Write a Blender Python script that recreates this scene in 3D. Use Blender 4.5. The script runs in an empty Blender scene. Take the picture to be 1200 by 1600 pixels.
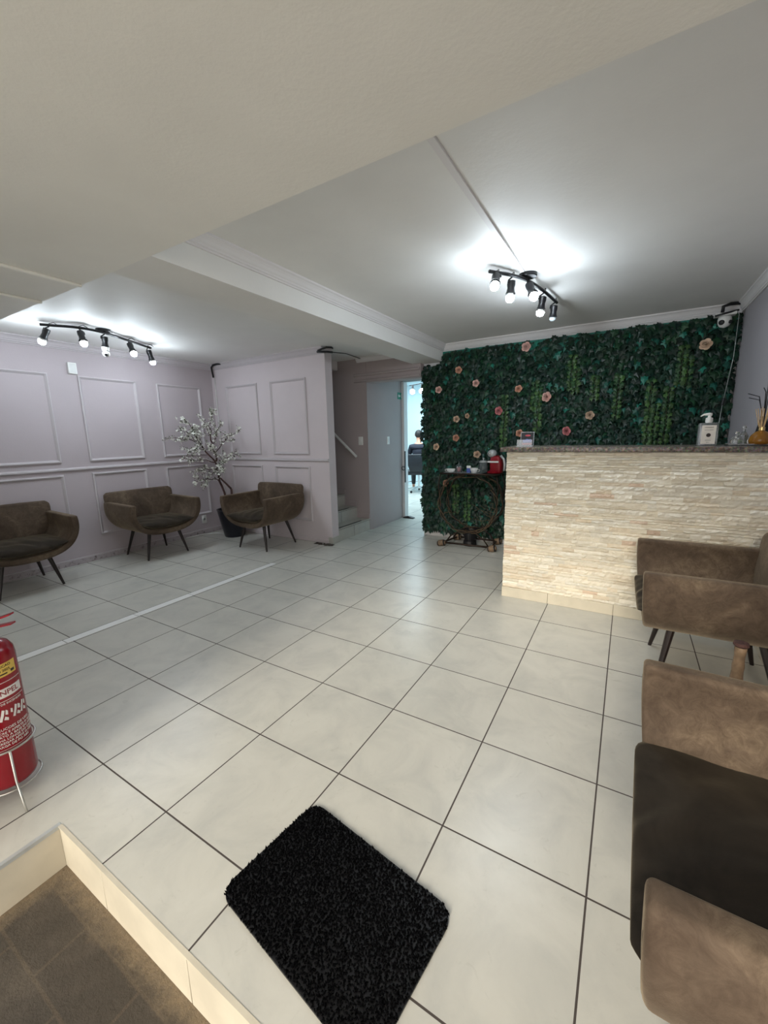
import bpy, math, random
from mathutils import Vector, Matrix, Euler
random.seed(7)
PI = math.pi
SC = bpy.context.scene
COL = SC.collection

# ------------------------------------------------------------------ camera, light, exposure
cd = bpy.data.cameras.new('camera'); cam = bpy.data.objects.new('camera', cd); COL.objects.link(cam)
cam.location = (1.3546, -0.6613, 1.3401)
cam.rotation_mode = 'XYZ'
cam.rotation_euler = (1.383756, 0.020909, 0.535543)
cd.sensor_fit = 'VERTICAL'; cd.sensor_height = 24.0; cd.lens = 9.5266
cd.clip_start = 0.02
SC.camera = cam

SC.view_settings.view_transform = 'Standard'
SC.view_settings.look = 'None'
SC.view_settings.gamma = 1.0
SC.view_settings.use_curve_mapping = False
SC.view_settings.exposure = 0.5

WORLD_STRENGTH = 1.6
SUN_STRENGTH = 2.05
BULB_STRENGTH = 220.0
w = bpy.data.worlds.new('street_daylight'); SC.world = w; w.use_nodes = True
bg = w.node_tree.nodes['Background']
bg.inputs['Color'].default_value = (1.0, 0.955, 0.88, 1)
bg.inputs['Strength'].default_value = WORLD_STRENGTH

sd = bpy.data.lights.new('daylight_sun', 'SUN'); sun = bpy.data.objects.new('daylight_sun', sd); COL.objects.link(sun)
sd.energy = SUN_STRENGTH; sd.angle = math.radians(19); sd.color = (1.0, 0.91, 0.76)
sun.rotation_euler = Vector((-0.03, 1.0, -0.45)).to_track_quat('-Z', 'Y').to_euler()
sun.location = (0.5, -6, 5)

# ------------------------------------------------------------------ materials
def lin(c):
    return tuple(((x/255)/12.92 if x/255 <= 0.04045 else ((x/255+0.055)/1.055)**2.4) for x in c)

class NT:
    def __init__(s, name, rough=0.6, metal=0.0):
        s.m = bpy.data.materials.new(name); s.m.use_nodes = True
        s.t = s.m.node_tree; s.b = s.t.nodes['Principled BSDF']
        s.b.inputs['Roughness'].default_value = rough
        s.b.inputs['Metallic'].default_value = metal
    def n(s, typ, **kw):
        n = s.t.nodes.new(typ)
        for k, v in kw.items(): setattr(n, k, v)
        return n
    def l(s, a, b): s.t.links.new(a, b)
    def coord(s, scale=(1, 1, 1), which='Object'):
        tc = s.n('ShaderNodeTexCoord'); mp = s.n('ShaderNodeMapping')
        mp.inputs['Scale'].default_value = scale
        s.l(tc.outputs[which], mp.inputs['Vector']); return mp.outputs['Vector']
    def noise(s, scale, detail=4, rough=0.55, vec=None, dist=0.0):
        n = s.n('ShaderNodeTexNoise'); n.inputs['Scale'].default_value = scale
        n.inputs['Detail'].default_value = detail; n.inputs['Roughness'].default_value = rough
        n.inputs['Distortion'].default_value = dist
        s.l(vec if vec is not None else s.coord(), n.inputs['Vector']); return n.outputs['Fac']
    def ramp(s, fac, stops):
        r = s.n('ShaderNodeValToRGB'); e = r.color_ramp.elements
        while len(e) < len(stops): e.new(0.5)
        for el, (p, c) in zip(e, stops): el.position = p; el.color = (*c, 1)
        s.l(fac, r.inputs['Fac']); return r.outputs['Color']
    def mix(s, fac, a, b, mode='MIX'):
        m = s.n('ShaderNodeMix', data_type='RGBA', blend_type=mode)
        for sock, v in ((m.inputs[0], fac), (m.inputs[6], a), (m.inputs[7], b)):
            if isinstance(v, (int, float)): sock.default_value = v
            elif isinstance(v, tuple): sock.default_value = (*v, 1)
            else: s.l(v, sock)
        return m.outputs[2]
    def math(s, op, a, b=None, c=None):
        m = s.n('ShaderNodeMath', operation=op)
        for i, v in enumerate((a, b, c)):
            if v is None: continue
            if isinstance(v, (int, float)): m.inputs[i].default_value = v
            else: s.l(v, m.inputs[i])
        return m.outputs[0]
    def base(s, c):
        if isinstance(c, tuple): s.b.inputs['Base Color'].default_value = (*c, 1)
        else: s.l(c, s.b.inputs['Base Color'])
    def bump(s, h, strength=0.3, dist=0.01):
        b = s.n('ShaderNodeBump'); b.inputs['Strength'].default_value = strength
        b.inputs['Distance'].default_value = dist
        s.l(h, b.inputs['Height']); s.l(b.outputs['Normal'], s.b.inputs['Normal'])

def plain(name, col, rough=0.5, metal=0.0, var=0.06, scale=18, bump=0.0):
    t = NT(name, rough, metal)
    f = t.noise(scale)
    a = tuple(max(0, x*(1-var)) for x in col); b = tuple(min(1, x*(1+var)) for x in col)
    t.base(t.ramp(f, [(0.35, a), (0.65, b)]))
    if bump: t.bump(f, bump, 0.005)
    return t.m

def emit(name, col, strength):
    t = NT(name); t.base(col)
    t.b.inputs['Emission Color'].default_value = (*col, 1)
    t.b.inputs['Emission Strength'].default_value = strength
    return t.m

def glassy(name, col, rough=0.03, trans=0.9, ior=1.45):
    t = NT(name, rough); t.base(col)
    t.b.inputs['Transmission Weight'].default_value = trans
    t.b.inputs['IOR'].default_value = ior
    return t.m

def attr_mat(name, rough=0.5, bump=0.0, bscale=60, spec=0.5, sheen=0, var=0.25):
    t = NT(name, rough)
    a = t.n('ShaderNodeAttribute', attribute_name='tint')
    f = t.noise(bscale, 5)
    t.base(t.mix(t.math('MULTIPLY', f, var), a.outputs['Color'], (0.02, 0.02, 0.02)))
    if bump: t.bump(f, bump, 0.006)
    t.b.inputs['Specular IOR Level'].default_value = spec
    return t.m

def tile_mat(name, ox, oy, px, py):
    t = NT(name, 0.3)
    tc = t.n('ShaderNodeTexCoord'); sx = t.n('ShaderNodeSeparateXYZ'); t.l(tc.outputs['Object'], sx.inputs[0])
    gx = t.math('MULTIPLY_ADD', sx.outputs['X'], 1/px, -ox/px+100)
    gy = t.math('MULTIPLY_ADD', sx.outputs['Y'], 1/py, -oy/py+100)
    def line(g, p):
        d = t.math('ABSOLUTE', t.math('SUBTRACT', t.math('FRACT', t.math('ADD', g, 0.5)), 0.5))
        return t.math('LESS_THAN', d, 0.0028/p)
    grout = t.math('MAXIMUM', line(gx, px), line(gy, py))
    cx = t.n('ShaderNodeCombineXYZ'); t.l(t.math('FLOOR', gx), cx.inputs['X']); t.l(t.math('FLOOR', gy), cx.inputs['Y'])
    wn = t.n('ShaderNodeTexWhiteNoise', noise_dimensions='3D'); t.l(cx.outputs[0], wn.inputs['Vector'])
    # marbled clouding differs from tile to tile
    off = t.n('ShaderNodeVectorMath', operation='MULTIPLY_ADD')
    t.l(wn.outputs['Color'], off.inputs[0]); off.inputs[1].default_value = (9, 9, 9); t.l(tc.outputs['Object'], off.inputs[2])
    f1 = t.noise(4.5, 6, 0.62, off.outputs[0], 0.6)
    f2 = t.noise(14, 8, 0.7, off.outputs[0], 1.8)
    base = t.ramp(f1, [(0.3, lin((190, 189, 182))), (0.55, lin((204, 202, 193))), (0.8, lin((212, 210, 201)))])
    vein = t.ramp(f2, [(0.0, (1, 1, 1)), (0.60, (1, 1, 1)), (0.70, (0.80, 0.80, 0.78)), (0.78, (1, 1, 1))])
    c = t.mix(0.55, base, vein, 'MULTIPLY')
    c = t.mix(t.math('MULTIPLY', wn.outputs['Value'], 0.10), c, lin((180, 178, 170)))
    c = t.mix(grout, c, lin((74, 66, 62)))
    t.base(c)
    r = t.n('ShaderNodeMapRange'); t.l(f2, r.inputs[0]); r.inputs[3].default_value = 0.22; r.inputs[4].default_value = 0.42
    t.l(t.math('MAXIMUM', r.outputs[0], t.math('MULTIPLY', grout, 0.8)), t.b.inputs['Roughness'])
    inv = t.math('SUBTRACT', 1.0, grout)
    t.bump(inv, 0.35, 0.002)
    t.b.inputs['Specular IOR Level'].default_value = 0.5
    return t.m

def wall_mat(name, col, bump=0.12, scale=70, var=0.03):
    t = NT(name, 0.62)
    f = t.noise(2.2, 4); g = t.noise(scale, 3)
    a = tuple(x*(1-var) for x in col); b = tuple(min(1, x*(1+var)) for x in col)
    t.base(t.ramp(f, [(0.3, a), (0.7, b)])); t.bump(g, bump, 0.004)
    t.b.inputs['Specular IOR Level'].default_value = 0.3
    return t.m

M = {}
M['wall'] = wall_mat('lilac_wall_paint', lin((184, 174, 178)))
M['wall_back'] = wall_mat('lilac_wall_paint_lit', lin((206, 196, 199)))  # same lilac paint as the left wall, lamp light brightened into its colour
M['wall_pink'] = wall_mat('dusty_pink_wall_paint', lin((170, 158, 157)))
M['wall_grey'] = wall_mat('grey_lilac_wall_paint', lin((172, 168, 173)))
M['ceil'] = wall_mat('matt_ceiling_paint', lin((232, 231, 228)), 0.15, 40)
M['soffit'] = wall_mat('cream_ceiling_paint', lin((240, 238, 232)), 0.25, 55)
M['trim'] = wall_mat('white_moulding_paint', lin((225, 222, 222)), 0.05)
M['trim_lilac'] = wall_mat('lilac_moulding_paint', lin((194, 187, 190)), 0.05)
M['white'] = plain('white_plastic', lin((225, 225, 222)), 0.35, var=0.02)
M['room'] = wall_mat('pale_blue_white_paint', lin((205, 224, 230)), 0.03)
M['floor'] = tile_mat('cream_floor_tile', 0.0, 0.0, 0.45, 0.45)
M['floor_left'] = tile_mat('grey_cream_floor_tile', -1.89, -0.005, 0.46, 0.466)
M['steptile'] = plain('cream_step_tile', lin((208, 200, 182)), 0.4, var=0.07, scale=6, bump=0.05)
M['striptile'] = plain('white_strip_tile', lin((244, 244, 242)), 0.35, var=0.02, scale=9)
M['stairtile'] = plain('stair_tile', lin((176, 174, 166)), 0.35, var=0.05, scale=9)
M['grout'] = plain('dark_grout', lin((70, 64, 60)), 0.8)
M['black'] = plain('matt_black_metal', lin((22, 22, 25)), 0.4, 0.3)
M['blackp'] = plain('black_plastic', lin((18, 18, 22)), 0.45)
M['legs'] = plain('dark_wood_leg', lin((34, 24, 22)), 0.35, var=0.15)
M['bulb'] = emit('lit_led_bulb', (0.80, 0.91, 1.0), BULB_STRENGTH)
M['bulb_off'] = plain('frosted_bulb', lin((190, 200, 205)), 0.2)
M['bulbroom'] = emit('lit_led_bulb_far', (0.78, 0.93, 1.0), 60)
M['chrome'] = plain('chrome_metal', (0.7, 0.7, 0.7), 0.2, 1.0, 0.02)
M['wire'] = plain('galvanised_wire', (0.55, 0.54, 0.5), 0.35, 0.9, 0.05)
M['gold'] = plain('gold_metal', (0.75, 0.55, 0.25), 0.25, 1.0, 0.02)
M['rust'] = plain('rusty_black_iron', lin((52, 40, 32)), 0.55, 0.5, 0.35, 30, 0.2)
M['vine'] = plain('dry_twig', lin((92, 74, 52)), 0.7, 0, 0.3, 60, 0.3)
M['woodw'] = plain('worn_wood', lin((122, 100, 78)), 0.6, 0, 0.3, 25, 0.2)
M['bark'] = plain('brown_bark', lin((70, 44, 40)), 0.75, 0, 0.35, 60, 0.5)
M['navy'] = plain('black_blue_pot', lin((16, 18, 30)), 0.3, 0, 0.1)
M['petal'] = plain('white_petal', lin((232, 232, 224)), 0.6, 0, 0.05)
M['tleaf'] = plain('olive_leaf', lin((84, 94, 66)), 0.6, 0, 0.3)
M['teal'] = plain('teal_net', lin((24, 120, 104)), 0.5, 0, 0.2, 90, 0.3)
M['red'] = plain('gloss_red_enamel', lin((140, 10, 28)), 0.25, 0, 0.04)
M['redp'] = plain('dark_red_plastic', lin((132, 10, 26)), 0.3, 0, 0.04)
M['yellow'] = plain('yellow_sticker', lin((226, 190, 90)), 0.5)
M['ink'] = plain('dark_ink', lin((40, 30, 28)), 0.6)
M['labelw'] = plain('white_print', lin((232, 226, 222)), 0.5)
M['paper'] = plain('cream_label', lin((232, 226, 216)), 0.6)
M['green'] = plain('green_sign', lin((18, 128, 104)), 0.5)
M['skin'] = plain('skin', lin((205, 150, 125)), 0.5, 0, 0.05)
M['hair'] = plain('dark_hair', lin((32, 28, 28)), 0.6, 0, 0.2, 80, 0.4)
M['darkcloth'] = plain('dark_cloth', lin((28, 30, 44)), 0.8, 0, 0.15)
M['leather'] = plain('black_leatherette', lin((26, 28, 34)), 0.4)
M['glass'] = glassy('clear_glass', (0.95, 0.97, 0.97))
M['acrylic'] = glassy('clear_acrylic', (0.93, 0.95, 0.98), 0.05, 0.75)
M['amber'] = glassy('amber_liquid', lin((190, 130, 40)), 0.05, 0.6)
M['smoke'] = glassy('smoked_glass', lin((120, 130, 130)), 0.06, 0.55)
M['reed'] = plain('rattan_reed', lin((206, 172, 122)), 0.7, 0, 0.15)
M['bluelabel'] = plain('blue_packet', lin((70, 90, 160)), 0.5)
M['pinkp'] = plain('pink_red_packets', lin((190, 70, 80)), 0.6)
M['silver'] = plain('silver_grey_plastic', lin((186, 190, 190)), 0.3, 0.2)
M['mirror'] = plain('mirror_tray', (0.75, 0.77, 0.78), 0.08, 1.0, 0.02)
M['stonec'] = attr_mat('split_face_stone', 0.85, 0.7, 55, 0.1, var=0.05)
M['leaf'] = attr_mat('artificial_ivy_leaf', 0.42, 0.1, 60, 0.4)
M['rosep'] = attr_mat('silk_rose_petal', 0.7, 0, 60, 0.2, var=0.08)

def granite():
    t = NT('speckled_granite', 0.25)
    v = t.n('ShaderNodeTexVoronoi'); v.inputs['Scale'].default_value = 140; t.l(t.coord(), v.inputs['Vector'])
    f = t.noise(60, 5)
    a = t.ramp(f, [(0.3, lin((74, 68, 64))), (0.5, lin((124, 114, 104))), (0.7, lin((170, 158, 146)))])
    c = t.mix(0.45, a, v.outputs['Color'], 'MULTIPLY'); t.base(c); return t.m
M['granite'] = granite()

def velvet():
    t = NT('taupe_velvet', 0.75)
    f = t.noise(3.2, 6, 0.6, dist=0.8); g = t.noise(22, 8, 0.75, dist=1.2); h = t.noise(420, 2)
    c = t.ramp(f, [(0.3, lin((74, 63, 54))), (0.5, lin((102, 88, 75))), (0.72, lin((138, 121, 101)))])
    gg = t.n('ShaderNodeMapRange'); t.l(g, gg.inputs[0]); gg.inputs[1].default_value = 0.35; gg.inputs[2].default_value = 0.7; gg.inputs[4].default_value = 0.75
    c = t.mix(gg.outputs[0], c, lin((64, 51, 42)))
    t.base(c)
    t.b.inputs['Sheen Weight'].default_value = 0.45
    t.b.inputs['Sheen Roughness'].default_value = 0.35
    t.b.inputs['Sheen Tint'].default_value = (*lin((214, 196, 168)), 1)
    t.b.inputs['Specular IOR Level'].default_value = 0.15
    t.bump(h, 0.25, 0.002)
    return t.m
M['velvet'] = velvet()
def velvet_seat():
    t = NT('dark_taupe_velvet', 0.8)
    f = t.noise(4, 5, 0.6, dist=0.8)
    t.base(t.ramp(f, [(0.3, lin((30, 26, 22))), (0.7, lin((60, 53, 45)))]))
    t.b.inputs['Sheen Weight'].default_value = 0.55
    t.b.inputs['Sheen Roughness'].default_value = 0.3
    t.b.inputs['Sheen Tint'].default_value = (*lin((200, 186, 160)), 1)
    t.b.inputs['Specular IOR Level'].default_value = 0.15
    t.bump(t.noise(420, 2), 0.2, 0.002)
    return t.m
M['velvet_seat'] = velvet_seat()

def matfibre():
    t = NT('black_fibre', 0.95)
    f = t.noise(220, 4); t.base(t.ramp(f, [(0.35, lin((6, 7, 9))), (0.7, lin((18, 19, 22))), (0.9, lin((40, 40, 42)))]))
    t.b.inputs['Specular IOR Level'].default_value = 0.05
    t.bump(f, 0.9, 0.01); return t.m
M['matfibre'] = matfibre()

def pavement():
    t = NT('worn_street_stone', 0.85)
    v = t.coord((1, 1, 1))
    f = t.noise(3.0, 8, 0.65, v, 0.6); g = t.noise(40, 8, 0.75, v)
    c = t.ramp(f, [(0.3, lin((66, 61, 55))), (0.5, lin((86, 79, 71))), (0.7, lin((112, 102, 90)))])
    c = t.mix(t.math('MULTIPLY', g, 0.7), c, lin((66, 58, 48)))
    br = t.n('ShaderNodeTexBrick'); t.l(v, br.inputs['Vector']); br.inputs['Scale'].default_value = 1.0
    br.inputs['Brick Width'].default_value = 0.30; br.inputs['Row Height'].default_value = 0.14
    br.inputs['Mortar Size'].default_value = 0.006; br.inputs['Mortar Smooth'].default_value = 0.6
    c = t.mix(t.math('MULTIPLY', br.outputs['Fac'], t.math('MULTIPLY', g, 0.3)), c, lin((140, 122, 98)))
    # sandy grit gathered along the foot of the step
    tc = t.n('ShaderNodeTexCoord'); sx = t.n('ShaderNodeSeparateXYZ'); t.l(tc.outputs['Object'], sx.inputs[0])
    d1 = t.math('SUBTRACT', -0.215, sx.outputs['Y']); d2 = t.math('ADD', sx.outputs['X'], 0.29)
    d = t.math('MINIMUM', d1, d2)
    n2 = t.noise(16, 6, 0.7, v)
    mr = t.n('ShaderNodeMapRange'); mr.clamp = True
    t.l(t.math('SUBTRACT', d, t.math('MULTIPLY', n2, 0.10)), mr.inputs[0]); mr.inputs[1].default_value = -0.035; mr.inputs[2].default_value = 0.025; mr.inputs[3].default_value = 1.0; mr.inputs[4].default_value = 0.0
    n3 = t.noise(70, 6, 0.8, v)
    c = t.mix(t.math('MULTIPLY', mr.outputs[0], n3), c, lin((158, 138, 110)))
    t.base(c)
    t.bump(g, 0.8, 0.012)
    return t.m
M['pavement'] = pavement()
M['street'] = plain('street_bounce_ground', lin((176, 174, 168)), 0.8, var=0.08, scale=2)  # unseen street ground, made pale to bounce daylight up to the soffit

def basebd():
    t = NT('worn_skirting', 0.6)
    f = t.noise(26, 6, 0.7)
    t.base(t.ramp(f, [(0.34, lin((84, 76, 72))), (0.38, lin((140, 132, 132))), (0.46, lin((172, 163, 166)))]))
    t.bump(f, 0.4, 0.004); return t.m
M['basebd'] = basebd()
M['stain'] = plain('broken_dirty_mortar', lin((70, 64, 58)), 0.9, 0, 0.4, 60, 0.6)

# ------------------------------------------------------------------ mesh helpers
class MB:
    def __init__(s): s.v = []; s.f = []; s.c = []; s.cur = None
    def face(s, idx):
        s.f.append(tuple(idx)); s.c.append(s.cur)
    def pts(s, ps):
        n = len(s.v); s.v.extend([tuple(p) for p in ps]); return n
    def box(s, a, b, mat=None):
        x0, y0, z0 = a; x1, y1, z1 = b
        ps = [(x0,y0,z0),(x1,y0,z0),(x1,y1,z0),(x0,y1,z0),(x0,y0,z1),(x1,y0,z1),(x1,y1,z1),(x0,y1,z1)]
        if mat is not None: ps = [mat @ Vector(p) for p in ps]
        n = s.pts(ps)
        for q in ((0,3,2,1),(4,5,6,7),(0,1,5,4),(1,2,6,5),(2,3,7,6),(3,0,4,7)): s.face([n+i for i in q])
        return s
    def tube(s, pts, r, seg=8, caps=True, closed=False):
        pts = [Vector(p) for p in pts]; N = len(pts)
        rs = r if isinstance(r, (list, tuple)) else [r]*N
        rings = []; prev = None
        for i in range(N):
            if closed: d = pts[(i+1) % N]-pts[i-1]
            else: d = pts[min(i+1, N-1)]-pts[max(i-1, 0)]
            if d.length < 1e-9: d = Vector((0, 0, 1))
            d.normalize()
            if prev is None:
                a = Vector((0, 0, 1)) if abs(d.z) < 0.9 else Vector((1, 0, 0))
                u = d.cross(a).normalized()
            else:
                u = (prev - d*prev.dot(d))
                u = u.normalized() if u.length > 1e-6 else d.orthogonal().normalized()
            prev = u; vv = d.cross(u)
            rings.append(s.pts([pts[i]+(u*math.cos(2*PI*k/seg)+vv*math.sin(2*PI*k/seg))*rs[i] for k in range(seg)]))
        M_ = N if closed else N-1
        for i in range(M_):
            a, b = rings[i], rings[(i+1) % N]
            for k in range(seg):
                s.face([a+k, a+(k+1) % seg, b+(k+1) % seg, b+k])
        if caps and not closed:
            s.face([rings[0]+k for k in range(seg)][::-1]); s.face([rings[-1]+k for k in range(seg)])
        return s
    def lathe(s, prof, seg=24, mat=None, caps=True):
        rings = []
        for r, z in prof:
            ps = [(r*math.cos(2*PI*k/seg), r*math.sin(2*PI*k/seg), z) for k in range(seg)]
            if mat is not None: ps = [mat @ Vector(p) for p in ps]
            rings.append(s.pts(ps))
        for i in range(len(prof)-1):
            a, b = rings[i], rings[i+1]
            for k in range(seg): s.face([a+k, a+(k+1) % seg, b+(k+1) % seg, b+k])
        if caps:
            s.face([rings[0]+k for k in range(seg)][::-1]); s.face([rings[-1]+k for k in range(seg)])
        return s
    def ball(s, c, r, seg=14, rings=8, sc=(1, 1, 1)):
        prof = [(max(1e-4, r*math.sin(PI*i/rings)), -r*math.cos(PI*i/rings)) for i in range(rings+1)]
        return s.lathe(prof, seg, Matrix.Translation(c) @ Matrix.Diagonal((*sc, 1)))
    def prism(s, outline, x0, x1, axis='X', mat=None):
        def P(a, b, h):
            q = {'X': (h, a, b), 'Y': (a, h, b), 'Z': (a, b, h)}[axis]
            return mat @ Vector(q) if mat is not None else q
        n0 = s.pts([P(a, b, x0) for a, b in outline]); n1 = s.pts([P(a, b, x1) for a, b in outline]); L = len(outline)
        s.face([n0+i for i in range(L)][::-1]); s.face([n1+i for i in range(L)])
        for i in range(L): s.face([n0+i, n0+(i+1) % L, n1+(i+1) % L, n1+i])
        return s
    def build(s, name, mat, parent=None, smooth=False, bevel=0, bseg=2, sub=0, loc=None):
        me = bpy.data.meshes.new(name); me.from_pydata(s.v, [], s.f)
        if any(c is not None for c in s.c):
            at = me.color_attributes.new('tint', 'FLOAT_COLOR', 'CORNER')
            i = 0
            for f, c in zip(s.f, s.c):
                for _ in f:
                    at.data[i].color = (*(c or (0.5, 0.5, 0.5)), 1); i += 1
        import bmesh
        bm = bmesh.new(); bm.from_mesh(me)
        if not any(c is not None for c in s.c): bmesh.ops.recalc_face_normals(bm, faces=bm.faces)
        if bevel:
            es = [e for e in bm.edges if len(e.link_faces) == 2 and e.calc_face_angle(0) > 0.6]
            bmesh.ops.bevel(bm, geom=es, offset=bevel, segments=bseg, profile=0.5, affect='EDGES', clamp_overlap=True)
        bm.to_mesh(me); bm.free()
        if smooth:
            for p in me.polygons: p.use_smooth = True
        me.materials.append(mat)
        o = bpy.data.objects.new(name, me); COL.objects.link(o)
        if parent is not None: o.parent = parent
        if loc is not None: o.location = loc
        if sub:
            md = o.modifiers.new('sub', 'SUBSURF'); md.levels = sub; md.render_levels = sub
        return o

def soft(o, ang=0.7):
    """smooth shading with sharp edges kept"""
    me = o.data
    for p in me.polygons: p.use_smooth = True
    try: me.set_sharp_from_angle(angle=ang)
    except Exception: pass
    return o

def thing(name, label, cat, loc=(0, 0, 0), rz=0, group=None):
    o = bpy.data.objects.new(name, None); COL.objects.link(o)
    o.location = loc; o.rotation_euler = (0, 0, rz); o.empty_display_size = 0.1
    o['label'] = label; o['category'] = cat
    if group: o['group'] = group
    return o
def tag(o, label, cat, group=None, kind=None):
    o['label'] = label; o['category'] = cat
    if group: o['group'] = group
    if kind: o['kind'] = kind
    return o
def struct(o, label=None):
    o['kind'] = 'structure'
    if label: o['label'] = label
    return o
def dup(root, label, loc=None, rz=None):
    r = root.copy(); COL.objects.link(r)
    r['label'] = label
    if loc is not None: r.location = loc
    if rz is not None: r.rotation_euler = (0, 0, rz)
    for ch in list(root.children):
        c = ch.copy(); COL.objects.link(c); c.parent = r
        for g in list(ch.children):
            d = g.copy(); COL.objects.link(d); d.parent = c
    return r
def B(a, b): return MB().box(a, b)
def text_mesh(s, size, name='txt', ext=0.0005, align='CENTER'):
    cu = bpy.data.curves.new(name, 'FONT'); cu.body = s; cu.size = size; cu.extrude = ext
    cu.align_x = align; cu.align_y = 'CENTER'; cu.resolution_u = 2
    ob = bpy.data.objects.new(name, cu); COL.objects.link(ob)
    dg = bpy.context.evaluated_depsgraph_get(); dg.update()
    me = bpy.data.meshes.new_from_object(ob.evaluated_get(dg))
    v = [tuple(x.co) for x in me.vertices]; f = [tuple(p.vertices) for p in me.polygons]
    bpy.data.objects.remove(ob); bpy.data.curves.remove(cu); bpy.data.meshes.remove(me)
    return v, f
def add_text(mb, s, size, fn, align='CENTER'):
    v, f = text_mesh(s, size, align=align)
    n = mb.pts([fn(Vector(p)) for p in v])
    for q in f: mb.face([n+i for i in q])

# ------------------------------------------------------------------ the shell
ZS, ZL, ZR = 2.21, 2.36, 2.41          # soffit, left ceiling, right ceiling
YS = 0.625                              # inner edge of the soffit
YF = -1.25                              # shop front
WL, WB, WR = -3.80, 3.27, 2.13
XS = -1.76                              # stair wall
YW = 4.25                               # ivy wall
BX0, BX1 = -1.06, -0.69                 # ceiling beam

struct(MB().box((-1.812, YF, -0.3), (-0.29, 9.3, 0)).box((-0.29, -0.215, -0.3), (WR, 4.9, 0)).box((-0.29, 4.9, -0.3), (1.0, 9.3, 0)).build('floor', M['floor']))
fl = MB().box((WL-0.1, YF, -0.3), (-1.89, 3.4, 0)).box((-1.89, 2.35, -0.3), (-1.812, 3.4, 0)).build('floor_left', M['floor_left']); struct(fl)
struct(B((-5.0, 5.2, -0.3), (-1.812, 9.3, 0)).build('floor_back', M['floor']))
sj = MB()
ys = [YF] + [-0.53+0.4725*k for k in range(7)]
ys = [y for y in ys if y < 2.35] + [2.35]
for a, b in zip(ys, ys[1:]): sj.box((-1.887, a+0.002, -0.02), (-1.815, b-0.002, 0.0006))
struct(sj.build('trim_floor_strip', M['striptile']), 'long narrow strip of white tiles let into the floor')
struct(B((-1.89, YF, -0.3), (-1.812, 2.35, -0.001)).build('floor_strip_bed', M['grout']))
# pavement outside and the tiled faces of the step
struct(B((-7, -9, -0.4), (7, YF, -0.17)).build('floor_street', M['street']))
struct(B((-0.29, YF, -0.4), (WR, -0.215, -0.17)).build('floor_entrance', M['pavement']))
rf = MB()
xs = [-0.288, 0.005, 0.452, 0.90, 1.35, 1.80, WR]
for a, b in zip(xs, xs[1:]): rf.box((a+0.0015, -0.223, -0.17), (b-0.0015, -0.213, -0.0015))
rf.box((-0.292, YF, -0.17), (-0.282, -0.223, -0.0015))
struct(soft(rf.build('trim_step_riser', M['steptile'], bevel=0.001, bseg=1)), 'cream tiled riser of the entrance step')
struct(B((-0.296, YF, -0.012), (-0.281, -0.216, 0.0015)).build('trim_step_edge', M['silver']), 'grey metal edge strip along the side of the entrance step')
struct(MB().box((-0.281, -0.226, -0.004), (WR, -0.2135, 0.0012)).build('trim_step_lip', M['steptile']), 'worn lip along the front of the entrance step')

# walls
struct(B((WL-0.15, YF, 0), (WL, WB+0.15, 2.6)).build('wall_left', M['wall']))
struct(B((WL, WB, 0), (XS, WB+0.13, 2.6)).build('wall_back', M['wall_back']))
struct(B((-3.6, 4.15, 0), (XS, 5.20, 2.6)).build('wall_stair', M['wall_pink']))
struct(B((-3.7, WB+0.13, 0), (-3.6, 4.2, 2.6)).build('wall_stair_end', M['wall_pink']))
struct(B((-0.95, YW, 0), (WR, YW+0.25, 2.6)).build('wall_ivy', M['trim']))
struct(B((WR, YF, 0), (WR+0.15, 4.5, 2.6)).build('wall_right', M['wall_grey']))
struct(MB().box((-3.95, YF-0.2, -0.17), (-0.43, YF, 2.9)).box((-0.43, YF-0.2, ZS), (3.2, YF, 2.9)).box((WR, YF-0.2, -0.17), (3.2, YF, ZS)).build('wall_front', M['soffit']))
struct(MB().box((XS, 4.15, 2.045), (-0.95, 4.33, 2.5)).box((-1.955, 4.145, 2.05), (XS, 4.16, 2.5)).build('wall_lintel', M['wall_pink']))
# room behind
struct(MB().box((XS, 5.2, 2.145), (-0.5, 5.3, 2.62)).box((-5.0, 5.2, 0), (-3.6, 5.3, 2.62)).build('wall_room_front', M['room']))
struct(B((-5.0, 9.2, 0), (1.0, 9.35, 2.62)).build('wall_room_back', M['room']))
struct(B((-5.1, 5.2, 0), (-5.0, 9.3, 2.62)).build('wall_room_left', M['room']))
struct(B((-0.95, 4.5, 0), (-0.75, 9.2, 2.62)).build('wall_room_right', M['room']))
struct(B((-5.1, 5.2, 2.6), (-0.75, 9.35, 2.7)).build('ceiling_room', M['room']))
# ceilings
struct(B((WL-0.15, YF, ZS), (WR+0.15, YS, 2.75)).build('ceiling_front', M['soffit']))
struct(B((BX0, YS, ZS), (BX1, YW+0.1, 2.75)).build('ceiling_beam', M['ceil']))
struct(B((WL-0.15, YS, ZL), (BX0, 5.3, 2.75)).build('ceiling_left', M['ceil']))
struct(B((BX1, YS, ZR), (WR+0.15, YW+0.3, 2.75)).build('ceiling_right', M['ceil']))
struct(B((BX0, 4.2, 2.30), (-0.75, 5.25, 2.4)).build('ceiling_passage', M['ceil']))

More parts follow.
